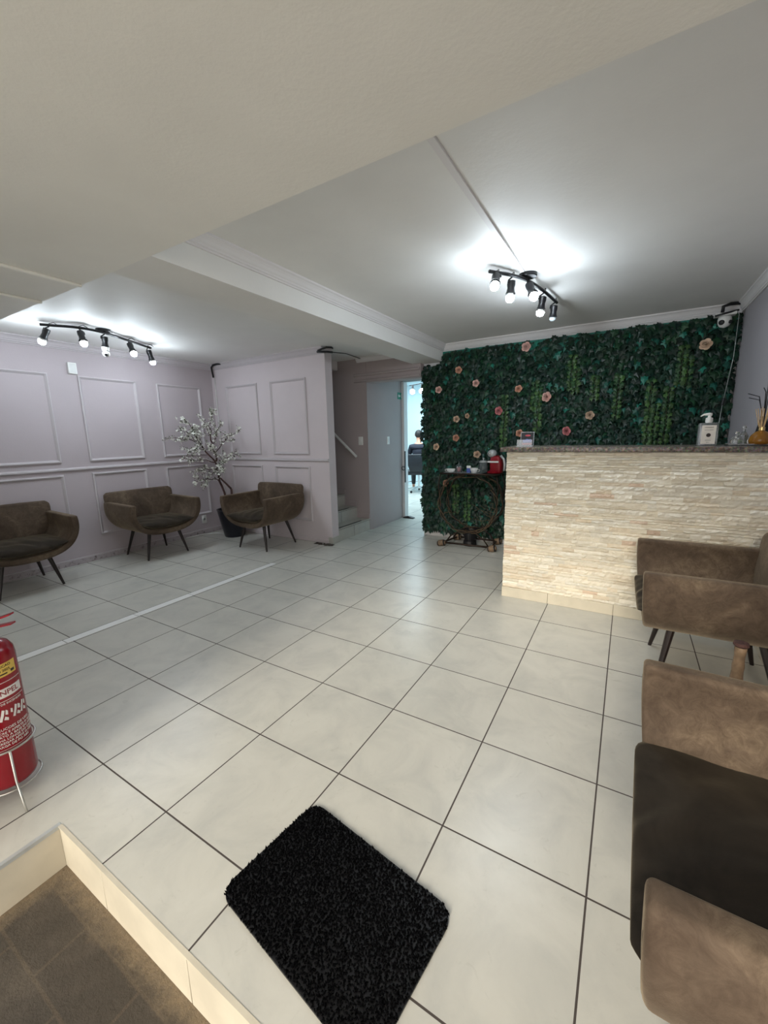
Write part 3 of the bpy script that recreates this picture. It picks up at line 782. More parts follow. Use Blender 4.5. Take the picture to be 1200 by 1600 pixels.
for (x, z_), k, sc, lab in ROSE:
    t_ = thing('silk_rose', lab, 'rose', (x, YW-0.115, z_), 0, 'silk roses pinned to the ivy wall')
    t_.rotation_euler = (rr.uniform(-0.25, 0.25), 0, rr.uniform(-0.4, 0.5))
    g = MB(); R0 = 0.042*sc
    for ring, (n, rad, tilt, pr_) in enumerate(((5, 0.62, 0.45, 0.52), (5, 0.45, 0.75, 0.46), (4, 0.28, 1.05, 0.38), (3, 0.13, 1.30, 0.28))):
        for i in range(n):
            j = (1.0, 0.96, 0.90, 0.82)[ring]*rr.uniform(0.93, 1.05); g.cur = lin(tuple(min(255, v*j) for v in PC[k]))
            a = 2*PI*i/n+ring*0.6; out_ = Vector((math.cos(a), 0, math.sin(a)))
            tn = Vector((-math.sin(a), 0, math.cos(a)))
            up_ = (out_*math.cos(tilt)+Vector((0, -1, 0))*math.sin(tilt)).normalized(); nr_ = tn.cross(up_)
            base_ = out_*R0*rad*0.55+Vector((0, -1, 0))*R0*(0.10+0.20*ring)
            cen = g.pts([base_+up_*R0*pr_*0.7+nr_*R0*0.10]); rim = []
            for u in range(11):
                b_2 = 2*PI*u/11; rim.append(base_+up_*R0*pr_*(0.75+0.95*math.cos(b_2))+tn*R0*pr_*1.05*math.sin(b_2)-nr_*0.0+Vector((0, -1, 0))*R0*0.10*abs(math.sin(b_2)))
            n0 = g.pts(rim)
            for u in range(11): g.face([cen, n0+u, n0+(u+1) % 11])
    g.cur = lin(tuple(v*0.75 for v in PC[k])); g.ball((0, -R0*0.75, 0), R0*0.20, 8, 6, (1, 1.4, 1))
    g.build('petals', M['rosep'], t_, smooth=True)
    for a in (0.5, 2.4, 4.4):
        g = MB(); g.cur = lin((30, 70, 44)); leaf(g, (math.cos(a)*R0*1.1, 0.006, math.sin(a)*R0*1.1), 0.03, 0, 0, a)
        g.build('sepal', M['leaf'], t_)
    MB().tube([(0, 0, 0), (0, 0.03, -0.004), (0, 0.09, -0.008)], 0.0025, 5).build('stem', M['tleaf'], t_)

# dome camera at the right end of the crown moulding, with its cable
dc = thing('security_camera', 'white dome security camera with black fittings at the top right of the ivy wall', 'camera', (1.99, 4.12, 2.33))
soft(MB().box((-0.075, -0.035, -0.035), (0.075, 0.06, -0.010)).build('bracket', M['white'], dc, bevel=0.006))
MB().tube([(-0.02, 0.02, -0.01), (-0.02, 0.0, 0.045), (0.03, 0.02, 0.062), (0.10, 0.05, 0.066)], 0.014, 10).build('cable_gland', M['blackp'], dc, smooth=True)
MB().tube([(-0.075, -0.03, -0.032), (0.0, -0.042, -0.02), (0.085, -0.02, -0.004)], 0.008, 8).build('trim_band', M['blackp'], dc, smooth=True)
MB().lathe([(0.02, 0), (0.045, -0.006), (0.050, -0.03), (0.047, -0.06), (0.035, -0.085), (0.004, -0.098)][::-1], 24, Matrix.Translation((0, 0, -0.035))).build('dome', M['white'], dc, smooth=True)
for a, r in ((-2.15, 0.021), (-0.75, 0.015)):
    dv = Vector((math.cos(a), math.sin(a), -0.15))
    MB().lathe([(r, 0), (r*1.02, 0.008), (r*0.7, 0.014)], 16, Matrix.Translation(dv*0.042+Vector((0, 0, -0.085))) @ dv.to_track_quat('Z', 'Y').to_matrix().to_4x4()).build('lens', M['blackp'], dc, smooth=True)
cw = thing('hanging_cable', 'thin white cable with a dark connector hanging down the right edge of the ivy wall', 'cable', (2.08, 4.10, 2.30))
MB().tube([(0, 0, 0), (0.0, 0, -0.35), (-0.03, 0, -0.7)], 0.0025, 6).build('wire', M['silver'], cw, smooth=True)
MB().tube([(-0.03, 0, -0.7), (-0.035, 0, -0.76)], 0.011, 8).build('connector', M['blackp'], cw)
MB().tube([(-0.035, 0, -0.76), (-0.045, 0, -1.0), (-0.05, 0, -1.35)], 0.003, 6).build('lower_wire', M['silver'], cw, smooth=True)

# ------------------------------------------------------------------ armchairs
def U_out(n=36):
    key = [(-0.392, 0.655), (-0.400, 0.60), (-0.398, 0.53), (-0.378, 0.455), (-0.335, 0.385), (-0.27, 0.333), (-0.185, 0.300), (-0.09, 0.286), (0, 0.283)]
    key = key+[(-a, b) for a, b in key[:-1][::-1]]
    out = []
    for i in range(len(key)-1):
        p0 = key[max(i-1, 0)]; p1 = key[i]; p2 = key[i+1]; p3 = key[min(i+2, len(key)-1)]
        for s_ in range(3):
            t = s_/3
            out.append(tuple(0.5*((2*p1[k])+(p2[k]-p0[k])*t+(2*p0[k]-5*p1[k]+4*p2[k]-p3[k])*t*t+(3*p1[k]-p0[k]-3*p2[k]+p3[k])*t**3) for k in (0, 1)))
    out.append(key[-1]); return out
def offset(poly, d):
    r = []
    for i, p in enumerate(poly):
        a = poly[max(i-1, 0)]; b = poly[min(i+1, len(poly)-1)]
        tx, tz = b[0]-a[0], b[1]-a[1]; L = math.hypot(tx, tz)
        r.append((p[0]-tz/L*d, p[1]+tx/L*d))
    return r
def make_chair(label, group):
    root = thing('armchair', label, 'armchair', (0, 0, 0), 0, group)
    O = U_out(); I = offset(O, 0.058)
    I[0] = (I[0][0], O[0][1]); I[-1] = (I[-1][0], O[-1][1])
    mb = MB(); K = 8
    def yrange(z_):
        f = min(1, max(0, (0.655-z_)/0.37)); return -0.36+0.035*f*f, 0.285-0.06*f*f
    def grid(P, off=0.0):
        rows = []
        for (x, z_) in P:
            y0, y1 = yrange(z_); rows.append(mb.pts([(x, y0+(y1-y0)*k/K, z_) for k in range(K+1)]))
        return rows
    go = grid(O); gi = grid(I)
    n = len(O)
    for i in range(n-1):
        for k in range(K):
            mb.face([go[i]+k, go[i]+k+1, go[i+1]+k+1, go[i+1]+k]); mb.face([gi[i]+k, gi[i+1]+k, gi[i+1]+k+1, gi[i]+k+1])
        for k, fl in ((0, 1), (K, 0)):
            q = [go[i]+k, go[i+1]+k, gi[i+1]+k, gi[i]+k]; mb.face(q[::-1] if fl else q)
    for i in (0, n-1):
        for k in range(K): mb.face([go[i]+k, gi[i]+k, gi[i]+k+1, go[i]+k+1])
    sh = mb.build('shell', M['velvet'], root, bevel=0.017, bseg=4); soft(sh, 0.9)
    # piping seams round the front edges of the shell
    for P in (O,):
        pp = [(x, yrange(z_)[0]+0.003, z_) for x, z_ in offset(P, 0.014)][3:-3]
        MB().tube(pp, 0.0035, 6).build('piping', M['velvet_seat'], sh, smooth=True)
    # backrest: rounded panel closing the rear, leaning back above the arms
    out = []
    for x, z_ in O[:: 2]:
        out.append((x*0.985, z_+0.006))
    top = [(0.388, 0.70), (0.384, 0.728), (0.372, 0.748), (0.350, 0.758), (0.2, 0.762), (0.0, 0.763), (-0.2, 0.762), (-0.350, 0.758), (-0.372, 0.748), (-0.384, 0.728), (-0.388, 0.70)]
    out = out+top
    bm_ = MB(); L = len(out); ns = 3
    def lean(z_): 
        f = max(0, (z_-0.30)/0.46); return 0.028*f*f
    r0 = bm_.pts([(x, 0.215+lean(z_), z_) for x, z_ in out]); r1 = bm_.pts([(x, 0.276+lean(z_), z_) for x, z_ in out])
    c0 = bm_.pts([(x*0.5, 0.205+lean(0.5+(z_-0.5)*0.5), 0.5+(z_-0.5)*0.5) for x, z_ in out])
    c1 = bm_.pts([(x*0.5, 0.282+lean(0.5+(z_-0.5)*0.5), 0.5+(z_-0.5)*0.5) for x, z_ in out])
    for i in range(L):
        j = (i+1) % L
        bm_.face([r0+i, r0+j, r1+j, r1+i]); bm_.face([r0+i, c0+i, c0+j, r0+j]); bm_.face([r1+i, r1+j, c1+j, c1+i])
    bm_.face([c0+i for i in range(L)]); bm_.face([c1+i for i in range(L)][::-1])
    soft(bm_.build('backrest', M['velvet'], root, bevel=0.020, bseg=4), 0.9)
    # seat cushion filling the U
    I2 = offset(O, 0.062)
    def ubot(x):
        best = 0.35
        for a, b in zip(I2, I2[1:]):
            if a[0] <= x <= b[0]: 
                t = (x-a[0])/(b[0]-a[0]+1e-9); best = a[1]+(b[1]-a[1])*t
        return best
    cm = MB(); NX, NY = 34, 26; rows_t = []; rows_b = []; rc = random.Random(4)
    hw = 0.330
    for j in range(NY+1):
        v = 0.22*(1-math.cos(PI/2*j/9)) if j < 9 else 0.22+0.78*(j-9)/(NY-9); y = -0.364+0.577*v
        t_, b_ = [], []
        for i in range(NX+1):
            u = -1+2*i/NX
            fe = math.sqrt(max(0, 1-(1-min(1, v/0.22))**2)) if v < 0.22 else 1.0
            xx = hw*u*(0.80+0.20*fe)
            zb = ubot(xx)+0.004 if abs(xx) < 0.33 else 0.40
            crown = 0.428+0.032*(1-u**2)*(1-(2*v-0.9)**2*0.6)
            wr = 0.006*math.sin(13*v+5*u+2.4*math.sin(3*u+5*v))*(1-v)*(1-0.5*abs(u)) + 0.004*math.sin(22*(u*0.8+v*0.5)+1.5*math.sin(6*v))*(1-abs(u))
            zt = crown+wr
            mid = (zt+zb)*0.5 if zb < zt else zt
            se = math.sqrt(max(0, 1-max(0, (abs(u)-0.90)/0.10)**2))
            zt = mid+(zt-mid)*(0.12+0.88*fe)*(0.25+0.75*se); zb2 = mid+(zb-mid)*(0.12+0.88*fe)
            zb2 = min(zb2, zt-0.003)
            t_.append((xx, y, zt)); b_.append((xx, y+0.0, zb2))
        rows_t.append(cm.pts(t_)); rows_b.append(cm.pts(b_))
    for j in range(NY):
        for i in range(NX):
            cm.face([rows_t[j]+i, rows_t[j]+i+1, rows_t[j+1]+i+1, rows_t[j+1]+i]); cm.face([rows_b[j]+i, rows_b[j+1]+i, rows_b[j+1]+i+1, rows_b[j]+i+1])
    for j in range(NY):
        cm.face([rows_t[j], rows_t[j+1], rows_b[j+1], rows_b[j]]); cm.face([rows_t[j]+NX, rows_b[j]+NX, rows_b[j+1]+NX, rows_t[j+1]+NX])
    for i in range(NX):
        cm.face([rows_t[0]+i, rows_b[0]+i, rows_b[0]+i+1, rows_t[0]+i+1]); cm.face([rows_t[NY]+i, rows_t[NY]+i+1, rows_b[NY]+i+1, rows_b[NY]+i])
    cm.build('seat_cushion', M['velvet_seat'], root, smooth=True)
    for sx in (-1, 1):
        for yt, yf in ((-0.20, -0.25), (0.17, 0.245)):
            MB().tube([(sx*0.165, yt, 0.302), (sx*0.235, yf, 0.0)], [0.020, 0.010], 14).build('leg', M['legs'], root, smooth=False)
    return root
G = 'taupe velvet armchairs'
c1 = make_chair('taupe velvet armchair by the left wall, cut off by the left edge of the photo', G)
c1.location = (-3.46, 0.72, 0); c1.rotation_euler = (0, 0, PI/2-0.04)
dup(c1, 'taupe velvet armchair against the left wall, under the white junction box', (-3.435, 2.005, 0), PI/2-0.06)
dup(c1, 'taupe velvet armchair angled in front of the panelled back wall beside the black plant pot', (-2.49, 2.88, 0), 0.0)
dup(c1, 'brown velvet armchair right in front of the stone counter', (1.82, 1.995, 0), -PI/2+0.02)
dup(c1, 'nearest brown velvet armchair at the lower right edge, beside the doormat side of the floor', (1.797, 0.325, 0), -PI/2-0.022)

# wooden post between the two right armchairs
wp = thing('wooden_post', 'short rough light-brown wooden post standing between the two right armchairs', 'post', (1.80, 1.33, 0))
prof = [(0.024, 0.0), (0.021, 0.03)]
rp = random.Random(2)
for k in range(22): prof.append((0.0175+0.003*rp.random()+0.002*(k % 3 == 0), 0.03+0.0207*k))
prof += [(0.020, 0.487)]
MB().lathe(prof, 18).build('shaft', M['woodw'], wp, smooth=True)
MB().lathe([(0.021, 0.486), (0.026, 0.493), (0.024, 0.503), (0.008, 0.507)], 18).build('cap', M['bark'], wp)

# ------------------------------------------------------------------ doormat
dm = thing('doormat', 'black rectangular doormat with rounded corners on the cream tiles by the step', 'doormat', (0.718, 0.07, 0), -0.137)
hw, hd_, r = 0.292, 0.192, 0.05; out = []
for cx_, cy_, a0 in ((hw-r, hd_-r, 0), (-hw+r, hd_-r, PI/2), (-hw+r, -hd_+r, PI), (hw-r, -hd_+r, 1.5*PI)):
    for k in range(9):
        a = a0+PI/2*k/8; out.append((cx_+r*math.cos(a), cy_+r*math.sin(a)))
soft(MB().prism(out, 0, 0.006, 'Z').build('backing', M['blackp'], dm))
pl = MB(); rp = random.Random(8)
def inside(x, y):
    ax, ay = abs(x), abs(y)
    if ax > hw or ay > hd_: return False
    if ax > hw-r and ay > hd_-r: return math.hypot(ax-hw+r, ay-hd_+r) < r
    return True
xx = -hw
while xx < hw:
    yy = -hd_
    while yy < hd_:
        x_ = xx+rp.uniform(-0.003, 0.003); y_ = yy+rp.uniform(-0.003, 0.003)
        if inside(x_, y_):
            a = rp.uniform(0, PI); dx, dy = 0.0045*math.cos(a), 0.0045*math.sin(a); lx, ly = rp.uniform(-0.004, 0.004), rp.uniform(-0.004, 0.004); h = rp.uniform(0.010, 0.016)
            n = pl.pts([(x_-dx, y_-dy, 0.005), (x_+dx, y_+dy, 0.005), (x_+lx, y_+ly, h)]); pl.face([n, n+1, n+2])
            n = pl.pts([(x_-dy, y_+dx, 0.005), (x_+dy, y_-dx, 0.005), (x_-lx, y_+ly, h)]); pl.face([n, n+1, n+2])
        yy += 0.0062
    xx += 0.0062
pl.build('pile', M['matfibre'], dm)['kind'] = 'stuff'

# ------------------------------------------------------------------ fire extinguisher in its wire stand
fx = thing('fire_extinguisher', 'red fire extinguisher with printed label at the left edge beside the step', 'fire extinguisher', (-0.63, -0.24, 0.055))
MB().lathe([(0.060, 0.0), (0.080, 0.006), (0.085, 0.02), (0.085, 0.505), (0.082, 0.53), (0.070, 0.552), (0.045, 0.567), (0.022, 0.572), (0.022, 0.585)], 48).build('cylinder', M['red'], fx, smooth=True)
MB().lathe([(0.020, 0.585), (0.022, 0.590), (0.020, 0.615), (0.014, 0.622)], 20).build('valve', M['gold'], fx, smooth=False)
TH = math.atan2(-0.42, 1.98)      # towards the camera
def P_cyl(th, r, z_): return Vector((r*math.cos(th), r*math.sin(th), z_))
hm = MB(); d = Vector((math.cos(0.7), math.sin(0.7), 0)); s_ = Vector((-d.y, d.x, 0))*0.012
def lever(z0, z1, z2, mb):
    a = [d*-0.03+Vector((0, 0, z0)), d*0.03+Vector((0, 0, z1)), d*0.115+Vector((0, 0, z2))]
    for p, q in zip(a, a[1:]):
        n = mb.pts([p-s_, p+s_, q+s_, q-s_, p-s_+Vector((0, 0, .006)), p+s_+Vector((0, 0, .006)), q+s_+Vector((0, 0, .006)), q-s_+Vector((0, 0, .006))])
        for f in ((0,3,2,1),(4,5,6,7),(0,1,5,4),(1,2,6,5),(2,3,7,6),(3,0,4,7)): mb.face([n+i for i in f])
lever(0.612, 0.618, 0.632, hm); hm.build('carry_handle', M['redp'], fx)
hm = MB(); lever(0.630, 0.640, 0.668, hm); hm.build('squeeze_lever', M['red'], fx)
MB().tube([(0.0, -0.02, 0.60), (-0.03, -0.07, 0.60), (-0.06, -0.11, 0.50), (-0.06, -0.105, 0.30), (-0.05, -0.10, 0.16)], 0.010, 10).build('hose', M['blackp'], fx, smooth=True)
def cyl_patch(mb, t0, t1, z0, z1, r, n=20):
    a = mb.pts([P_cyl(t0+(t1-t0)*i/n, r, z0) for i in range(n+1)]); b = mb.pts([P_cyl(t0+(t1-t0)*i/n, r, z1) for i in range(n+1)])
    for i in range(n): mb.face([a+i, a+i+1, b+i+1, b+i])
def wrap(th0, z0, r=0.0868):
    return lambda p: P_cyl(th0+p.x/0.085, r+p.z, z0+p.y)
ys_ = MB(); cyl_patch(ys_, TH-0.35, TH+1.02, 0.445, 0.495, 0.0858); yo = ys_.build('inspection_sticker', M['yellow'], fx); yo['label'] = 'yellow sticker'
tm = MB(); add_text(tm, 'INSPECAO', 0.014, wrap(TH+0.40, 0.484, 0.0862)); add_text(tm, '2024 2025', 0.013, wrap(TH+0.40, 0.468, 0.0862)); cyl_patch(tm, TH+0.75, TH+0.92, 0.452, 0.462, 0.0863, 6); cyl_patch(tm, TH+0.0, TH+0.6, 0.452, 0.457, 0.0863, 10)
tm.build('sticker_print', M['ink'], yo)
lb = MB()
cyl_patch(lb, TH-0.9, TH+1.15, 0.423, 0.425, 0.0862, 24)
cyl_patch(lb, TH-0.75, TH+1.10, 0.366, 0.401, 0.0858, 24)
cyl_patch(lb, TH-0.9, TH+1.15, 0.352, 0.354, 0.0862, 24)
for z_, s in ((0.247, 'INSTRUCOES DE USO'), (0.232, 'ROMPA O LACRE E APERTE O GATILHO'), (0.219, 'DIRIJA O JATO A BASE DO FOGO'), (0.206, 'MANTENHA LONGE DO CALOR'), (0.193, 'RECARREGAR APOS O USO'), (0.180, 'CARGA DE PO ABC')):
    add_text(lb, s, 0.0125 if z_ < 0.24 else 0.014, wrap(TH+0.35, z_))
cyl_patch(lb, TH-0.9, TH+1.15, 0.165, 0.1665, 0.0862, 24)
add_text(lb, 'CLASSES DE INCENDIO', 0.011, wrap(TH+0.30, 0.343))
# pictograms: white pieces (flame, log, figure, spray)
def blob(th, z_, pts_):
    n = lb.pts([P_cyl(th+a*0.75/0.085, 0.0864, z_+b*0.85) for a, b in pts_]); lb.face([n+i for i in range(len(pts_))])
for k, th in enumerate((TH-0.35, TH+0.15, TH+0.62, TH+0.95)):
    zc = 0.298
    blob(th, zc, [(-0.016, -0.02), (-0.006, -0.024), (0.004, 0.004), (0.010, 0.024), (0.0, 0.030), (-0.006, 0.008)])
    blob(th, zc, [(0.002, -0.018), (0.018, -0.026), (0.020, -0.014), (0.008, -0.004)])
    blob(th, zc, [(-0.022, 0.004), (-0.014, 0.000), (-0.012, 0.018), (-0.020, 0.022)])
    blob(th, zc, [(0.010, 0.004), (0.020, 0.000), (0.022, 0.018), (0.014, 0.026)])
lb.build('label_print', M['labelw'], fx)['label'] = 'white printed label'
tm = MB(); add_text(tm, 'EXTINPEL', 0.0275, wrap(TH+0.22, 0.3835, 0.0862)); tm.build('brand_print', M['redp'], fx)
ws = thing('wire_stand', 'wire floor stand holding the red fire extinguisher', 'stand', (-0.63, -0.24, 0))
def ring(r, z_, n=40): return [(r*math.cos(2*PI*k/n), r*math.sin(2*PI*k/n), z_) for k in range(n)]
MB().tube(ring(0.094, 0.052), 0.0042, 8, closed=True).build('lower_ring', M['wire'], ws, smooth=True)
MB().tube(ring(0.094, 0.215), 0.0042, 8, closed=True).build('upper_ring', M['wire'], ws, smooth=True)
for k in range(3):
    a = (-0.10, 2.75, -2.5)[k]; ca, sa = math.cos(a), math.sin(a)
    MB().tube([(0.098*ca, 0.098*sa, 0.215), (0.102*ca, 0.102*sa, 0.09), (0.135*ca, 0.135*sa, 0.06), (0.185*ca, 0.185*sa, 0.004)], 0.0042, 8).build('leg', M['wire'], ws, smooth=True)
    MB().tube([(0.094*ca, 0.094*sa, 0.052), (0, 0, 0.05)], 0.0035, 6).build('spoke', M['wire'], ws)

# ------------------------------------------------------------------ blossom tree in its pot
pt = thing('plant_pot', 'dark blue-black tapered plant pot in the room corner behind the angled armchair', 'pot', (-3.30, 3.03, 0))
pm = MB(); pm.lathe([(0.128, 0), (0.135, 0.01), (0.205, 0.36), (0.212, 0.385), (0.195, 0.385), (0.185, 0.34)], 28, caps=False)
pm.lathe([(0.128, 0.0), (0.001, 0.001)][::-1], 28, caps=False)
soft(pm.build('body', M['navy'], pt))
MB().lathe([(0.190, 0.335), (0.10, 0.345), (0.001, 0.35)], 24, caps=False).build('soil', M['stain'], pt)
tt = thing('blossom_tree', 'artificial white blossom tree leaning left in the room corner', 'tree', (-3.30, 3.03, 0.345))
T0 = Vector((-3.30, 3.03, 0.345))
rt = random.Random(21)
branches = []   # list of (points, r0, r1)
def br(p, q, r0, r1, n=7, wob=0.02, sag=0.0):
    p, q = Vector(p), Vector(q); out = []
    for i in range(n+1):
        t = i/n; v = p.lerp(q, t)
        if 0 < i < n: v += Vector((rt.uniform(-wob, wob), rt.uniform(-wob, wob), rt.uniform(-wob, wob)))
        v.z += sag*math.sin(PI*t)
        out.append(v)
    branches.append((out, r0, r1)); return out
A0 = br((-3.34, 3.02, 0.345), (-3.42, 2.98, 0.70), 0.017, 0.014, 4, 0.012)
A1 = br(A0[-1], (-3.43, 2.93, 1.02), 0.014, 0.011, 4, 0.014)
B0 = br((-3.27, 3.04, 0.345), (-3.28, 3.02, 0.66), 0.017, 0.014, 3, 0.01)
B1 = br(B0[-1], (-3.43, 2.95, 0.84), 0.014, 0.010, 3, 0.012)
C0 = br(A1[-1], (-3.52, 2.80, 1.25), 0.012, 0.009, 5)
D0 = br(A1[-1], (-3.45, 2.90, 1.38), 0.012, 0.008, 6)
tips = [((-3.38, 2.90, 1.735), D0[-1]), ((-3.50, 2.56, 1.62), C0[-1]), ((-3.50, 2.36, 1.36), C0[-1]), ((-3.42, 2.40, 1.08), A1[-1]), ((-3.38, 2.52, 1.20), C0[-2]),
        ((-3.45, 2.56, 0.92), A1[-2]), ((-3.45, 2.72, 0.68), A1[-2]), ((-3.42, 2.56, 0.78), A1[1]), ((-3.55, 2.76, 1.50), C0[-1]), ((-3.56, 2.88, 1.58), D0[-1]),
        ((-2.87, 2.92, 1.46), D0[2]), ((-3.20, 2.90, 1.52), D0[3]), ((-2.98, 2.92, 1.18), A1[-2]), ((-3.18, 2.86, 1.06), A1[2]), ((-3.20, 2.84, 0.94), A1[1]), ((-3.40, 2.60, 1.40), C0[-1]), ((-3.46, 2.46, 1.50), C0[-1]), ((-3.30, 2.74, 1.28), D0[1])]
twigs = []
for q, p in tips:
    b = br(p, q, 0.006, 0.0025, 7, 0.02, 0.03); twigs.append(b)
    for k in (3, 4, 5, 6):
        e = b[k]+Vector((rt.uniform(-.13, .08), rt.uniform(-.13, .10), rt.uniform(-.10, .12)))
        e.x = max(e.x, -3.70); e.y = min(e.y, 3.2)
        twigs.append(br(b[k], e, 0.003, 0.0016, 4, 0.008))
bmb = MB()
for pts_, r0, r1 in branches:
    n = len(pts_); bmb.tube([p-T0 for p in pts_], [r0+(r1-r0)*i/(n-1) for i in range(n)], 7)
bmb.build('branches', M['bark'], tt, smooth=True)
fm = MB(); lm = MB()
def blossom(p, r):
    nrm = Vector((rt.uniform(-1, 1), rt.uniform(-1.2, 0.6), rt.uniform(-0.6, 1))).normalized(); q = nrm.to_track_quat('Z', 'Y').to_matrix()
    for k in range(5):
        a = 2*PI*k/5; c_, s2 = math.cos(a), math.sin(a); c2, s3 = math.cos(a+0.5), math.sin(a+0.5); c3, s4 = math.cos(a-0.5), math.sin(a-0.5)
        n = fm.pts([p+q @ Vector(v) for v in ((0, 0, 0), (r*0.75*c3, r*0.75*s4, r*0.22), (r*1.05*c_, r*1.05*s2, r*0.34), (r*0.75*c2, r*0.75*s3, r*0.22))]); fm.face([n, n+1, n+2, n+3])
def sleaf(p, r):
    nrm = Vector((rt.uniform(-1, 1), rt.uniform(-1, 1), rt.uniform(-1, 1))).normalized(); q = nrm.to_track_quat('Z', 'Y').to_matrix()
    n = lm.pts([p+q @ Vector(v) for v in ((0, 0, 0), (r*0.35, r*0.5, 0), (0, r, r*0.2), (-r*0.35, r*0.5, 0))]); lm.face([n, n+1, n+2, n+3])
for tw in twigs:
    for i in range(1, len(tw)):
        for _ in range(6):
            t = rt.random(); p = tw[i-1].lerp(tw[i], t)-T0+Vector((rt.uniform(-.02, .02), rt.uniform(-.02, .02), rt.uniform(-.02, .02)))
            if rt.random() < 0.55: blossom(p, rt.uniform(0.010, 0.017))
            else: sleaf(p, rt.uniform(0.014, 0.026))
blossom(Vector((-3.52, 2.48, 1.60))-T0, 0.03); blossom(Vector((-3.50, 2.56, 1.60))-T0, 0.03)
fm.build('blossoms', M['petal'], tt)['kind'] = 'stuff'
lm.build('leaves', M['tleaf'], tt)['kind'] = 'stuff'
tag(MB().tube([(-3.78, 2.6, 0.008), (-3.72, 2.8, 0.02), (-3.62, 2.96, 0.015), (-3.50, 3.0, 0.01)], 0.006, 8).build('floor_cable', M['white'], smooth=True), 'white cable lying on the floor along the wall to the plant pot', 'cable')

# ------------------------------------------------------------------ wrought-iron serving cart
kt = thing('serving_cart', 'rustic round wrought-iron serving cart with twigs in front of the ivy wall', 'cart', (-0.21, 3.98, 0))
def ringz(cx_, cy_, cz_, r, n=48, w_=0.0): return [(cx_+(r+w_*math.sin(5*a))*math.cos(a), cy_, cz_+(r+w_*math.sin(5*a))*math.sin(a)) for a in [2*PI*k/n for k in range(n)]]
for yy in (-0.14, 0.12): MB().tube(ringz(0, yy, 0.535, 0.345), 0.007, 8, closed=True).build('iron_ring', M['rust'], kt, smooth=True)
soft(MB().box((-0.33, -0.165, 0.872), (0.35, 0.13, 0.880)).build('tray_board', M['rust'], kt, bevel=0.002))
soft(MB().box((-0.32, -0.16, 0.880), (0.14, 0.125, 0.885)).build('tray_top', M['silver'], kt))
fr = MB()
for a, b in (((-0.33, -0.165), (0.35, -0.165)), ((-0.33, 0.13), (0.35, 0.13)), ((-0.33, -0.165), (-0.33, 0.13)), ((0.35, -0.165), (0.35, 0.13))):
    fr.tube([(a[0], a[1], 0.883), (b[0], b[1], 0.883)], 0.008, 8)
fr.build('tray_rim', M['rust'], kt, smooth=True)
fb = MB()
for a, b in (((-0.27, -0.17), (0.27, -0.15)), ((-0.22, 0.17), (0.27, 0.17)), ((-0.29, -0.17), (-0.22, 0.17)), ((0.30, -0.15), (0.27, 0.17))):
    fb.tube([(a[0], a[1], 0.045), (b[0], b[1], 0.045)], 0.012, 8)
fb.build('base_frame', M['rust'], kt, smooth=True)
for x, y in ((-0.30, -0.18), (0.31, -0.16), (-0.23, 0.17), (0.28, 0.18)):
    wm = MB(); wm.lathe([(0.030, -0.045), (0.036, -0.04), (0.036, 0.04), (0.030, 0.045)], 20, Matrix.Translation((x, y, 0.036)) @ Matrix.Rotation(PI/2-0.25, 4, 'Y'))
    wo = soft(wm.build('wheel', M['blackp'], kt))
    for sg in (-1, 1):
        hm = MB(); hm.lathe([(0.026, 0.0), (0.022, 0.006)], 16, Matrix.Translation((x, y, 0.036)) @ Matrix.Rotation(PI/2-0.25, 4, 'Y') @ Matrix.Translation((0, 0, 0.045 if sg > 0 else -0.051)))
        hm.build('wheel_cap', M['woodw'], wo)
    wm = MB(); wm.lathe([(0.037, -0.03), (0.0385, -0.02), (0.0385, 0.02), (0.037, 0.03)], 20, Matrix.Translation((x, y, 0.0385)) @ Matrix.Rotation(PI/2-0.25, 4, 'Y'), caps=False)
    wm.build('tread', M['woodw'], wo)
for sx in (-1, 1):
    for yy in (-0.14, 0.12):
        MB().tube([(sx*0.26, yy, 0.05), (sx*0.20, yy, 0.13), (sx*0.09, yy, 0.20), (0, yy, 0.195)], 0.008, 8).build('leg', M['rust'], kt, smooth=True)
        MB().tube([(sx*0.345, yy, 0.60), (sx*0.36, yy, 0.74), (sx*0.33, yy, 0.872)], 0.008, 8).build('upright', M['rust'], kt, smooth=True)
rv = random.Random(6); vm = MB()
for k in range(9):
    a0 = rv.uniform(0, 2*PI); ln = rv.uniform(1.6, 4.2); ph = rv.uniform(0, 6); y0 = rv.choice((-0.14, -0.14, 0.12)); p = []
    for i in range(26):
        a = a0+ln*i/25; r = 0.345+0.018*math.sin(7*a+ph)
        p.append((r*math.cos(a), y0-0.012+0.014*math.cos(7*a+ph), 0.535+r*math.sin(a)))
    p = [q for q in p if q[2] < 0.865]
    if len(p) > 3: vm.tube(p, 0.0035, 5)
for k in range(12):
    a = rv.uniform(PI*1.1, PI*1.95); x0, z0 = 0.345*math.cos(a), 0.535+0.345*math.sin(a)
    p = [(x0, -0.15, z0)]
    for i in range(8): 
        l_ = p[-1]; p.append((l_[0]+rv.uniform(-.05, .05)-0.02*math.cos(a), l_[1]+rv.uniform(-.01, .01), l_[2]+rv.uniform(-.02, .045)))
    vm.tube([(q[0], q[1], max(0.1, q[2])) for q in p], 0.0022, 5)
vm.build('twigs', M['vine'], kt, smooth=True)['kind'] = 'stuff'
bp = thing('small_pot', 'small black pot on the floor behind the iron cart', 'pot', (-0.22, 4.06, 0.06))
bp.location = (-0.22, 3.99, 0.0)
MB().lathe([(0.06, 0.06), (0.066, 0.064), (0.085, 0.185), (0.09, 0.195), (0.08, 0.195), (0.075, 0.17), (0.001, 0.165)], 24, caps=True).build('body', M['blackp'], bp, smooth=False)
MB().lathe([(0.078, 0.0), (0.083, 0.008), (0.075, 0.06)], 24).build('saucer', M['blackp'], bp)

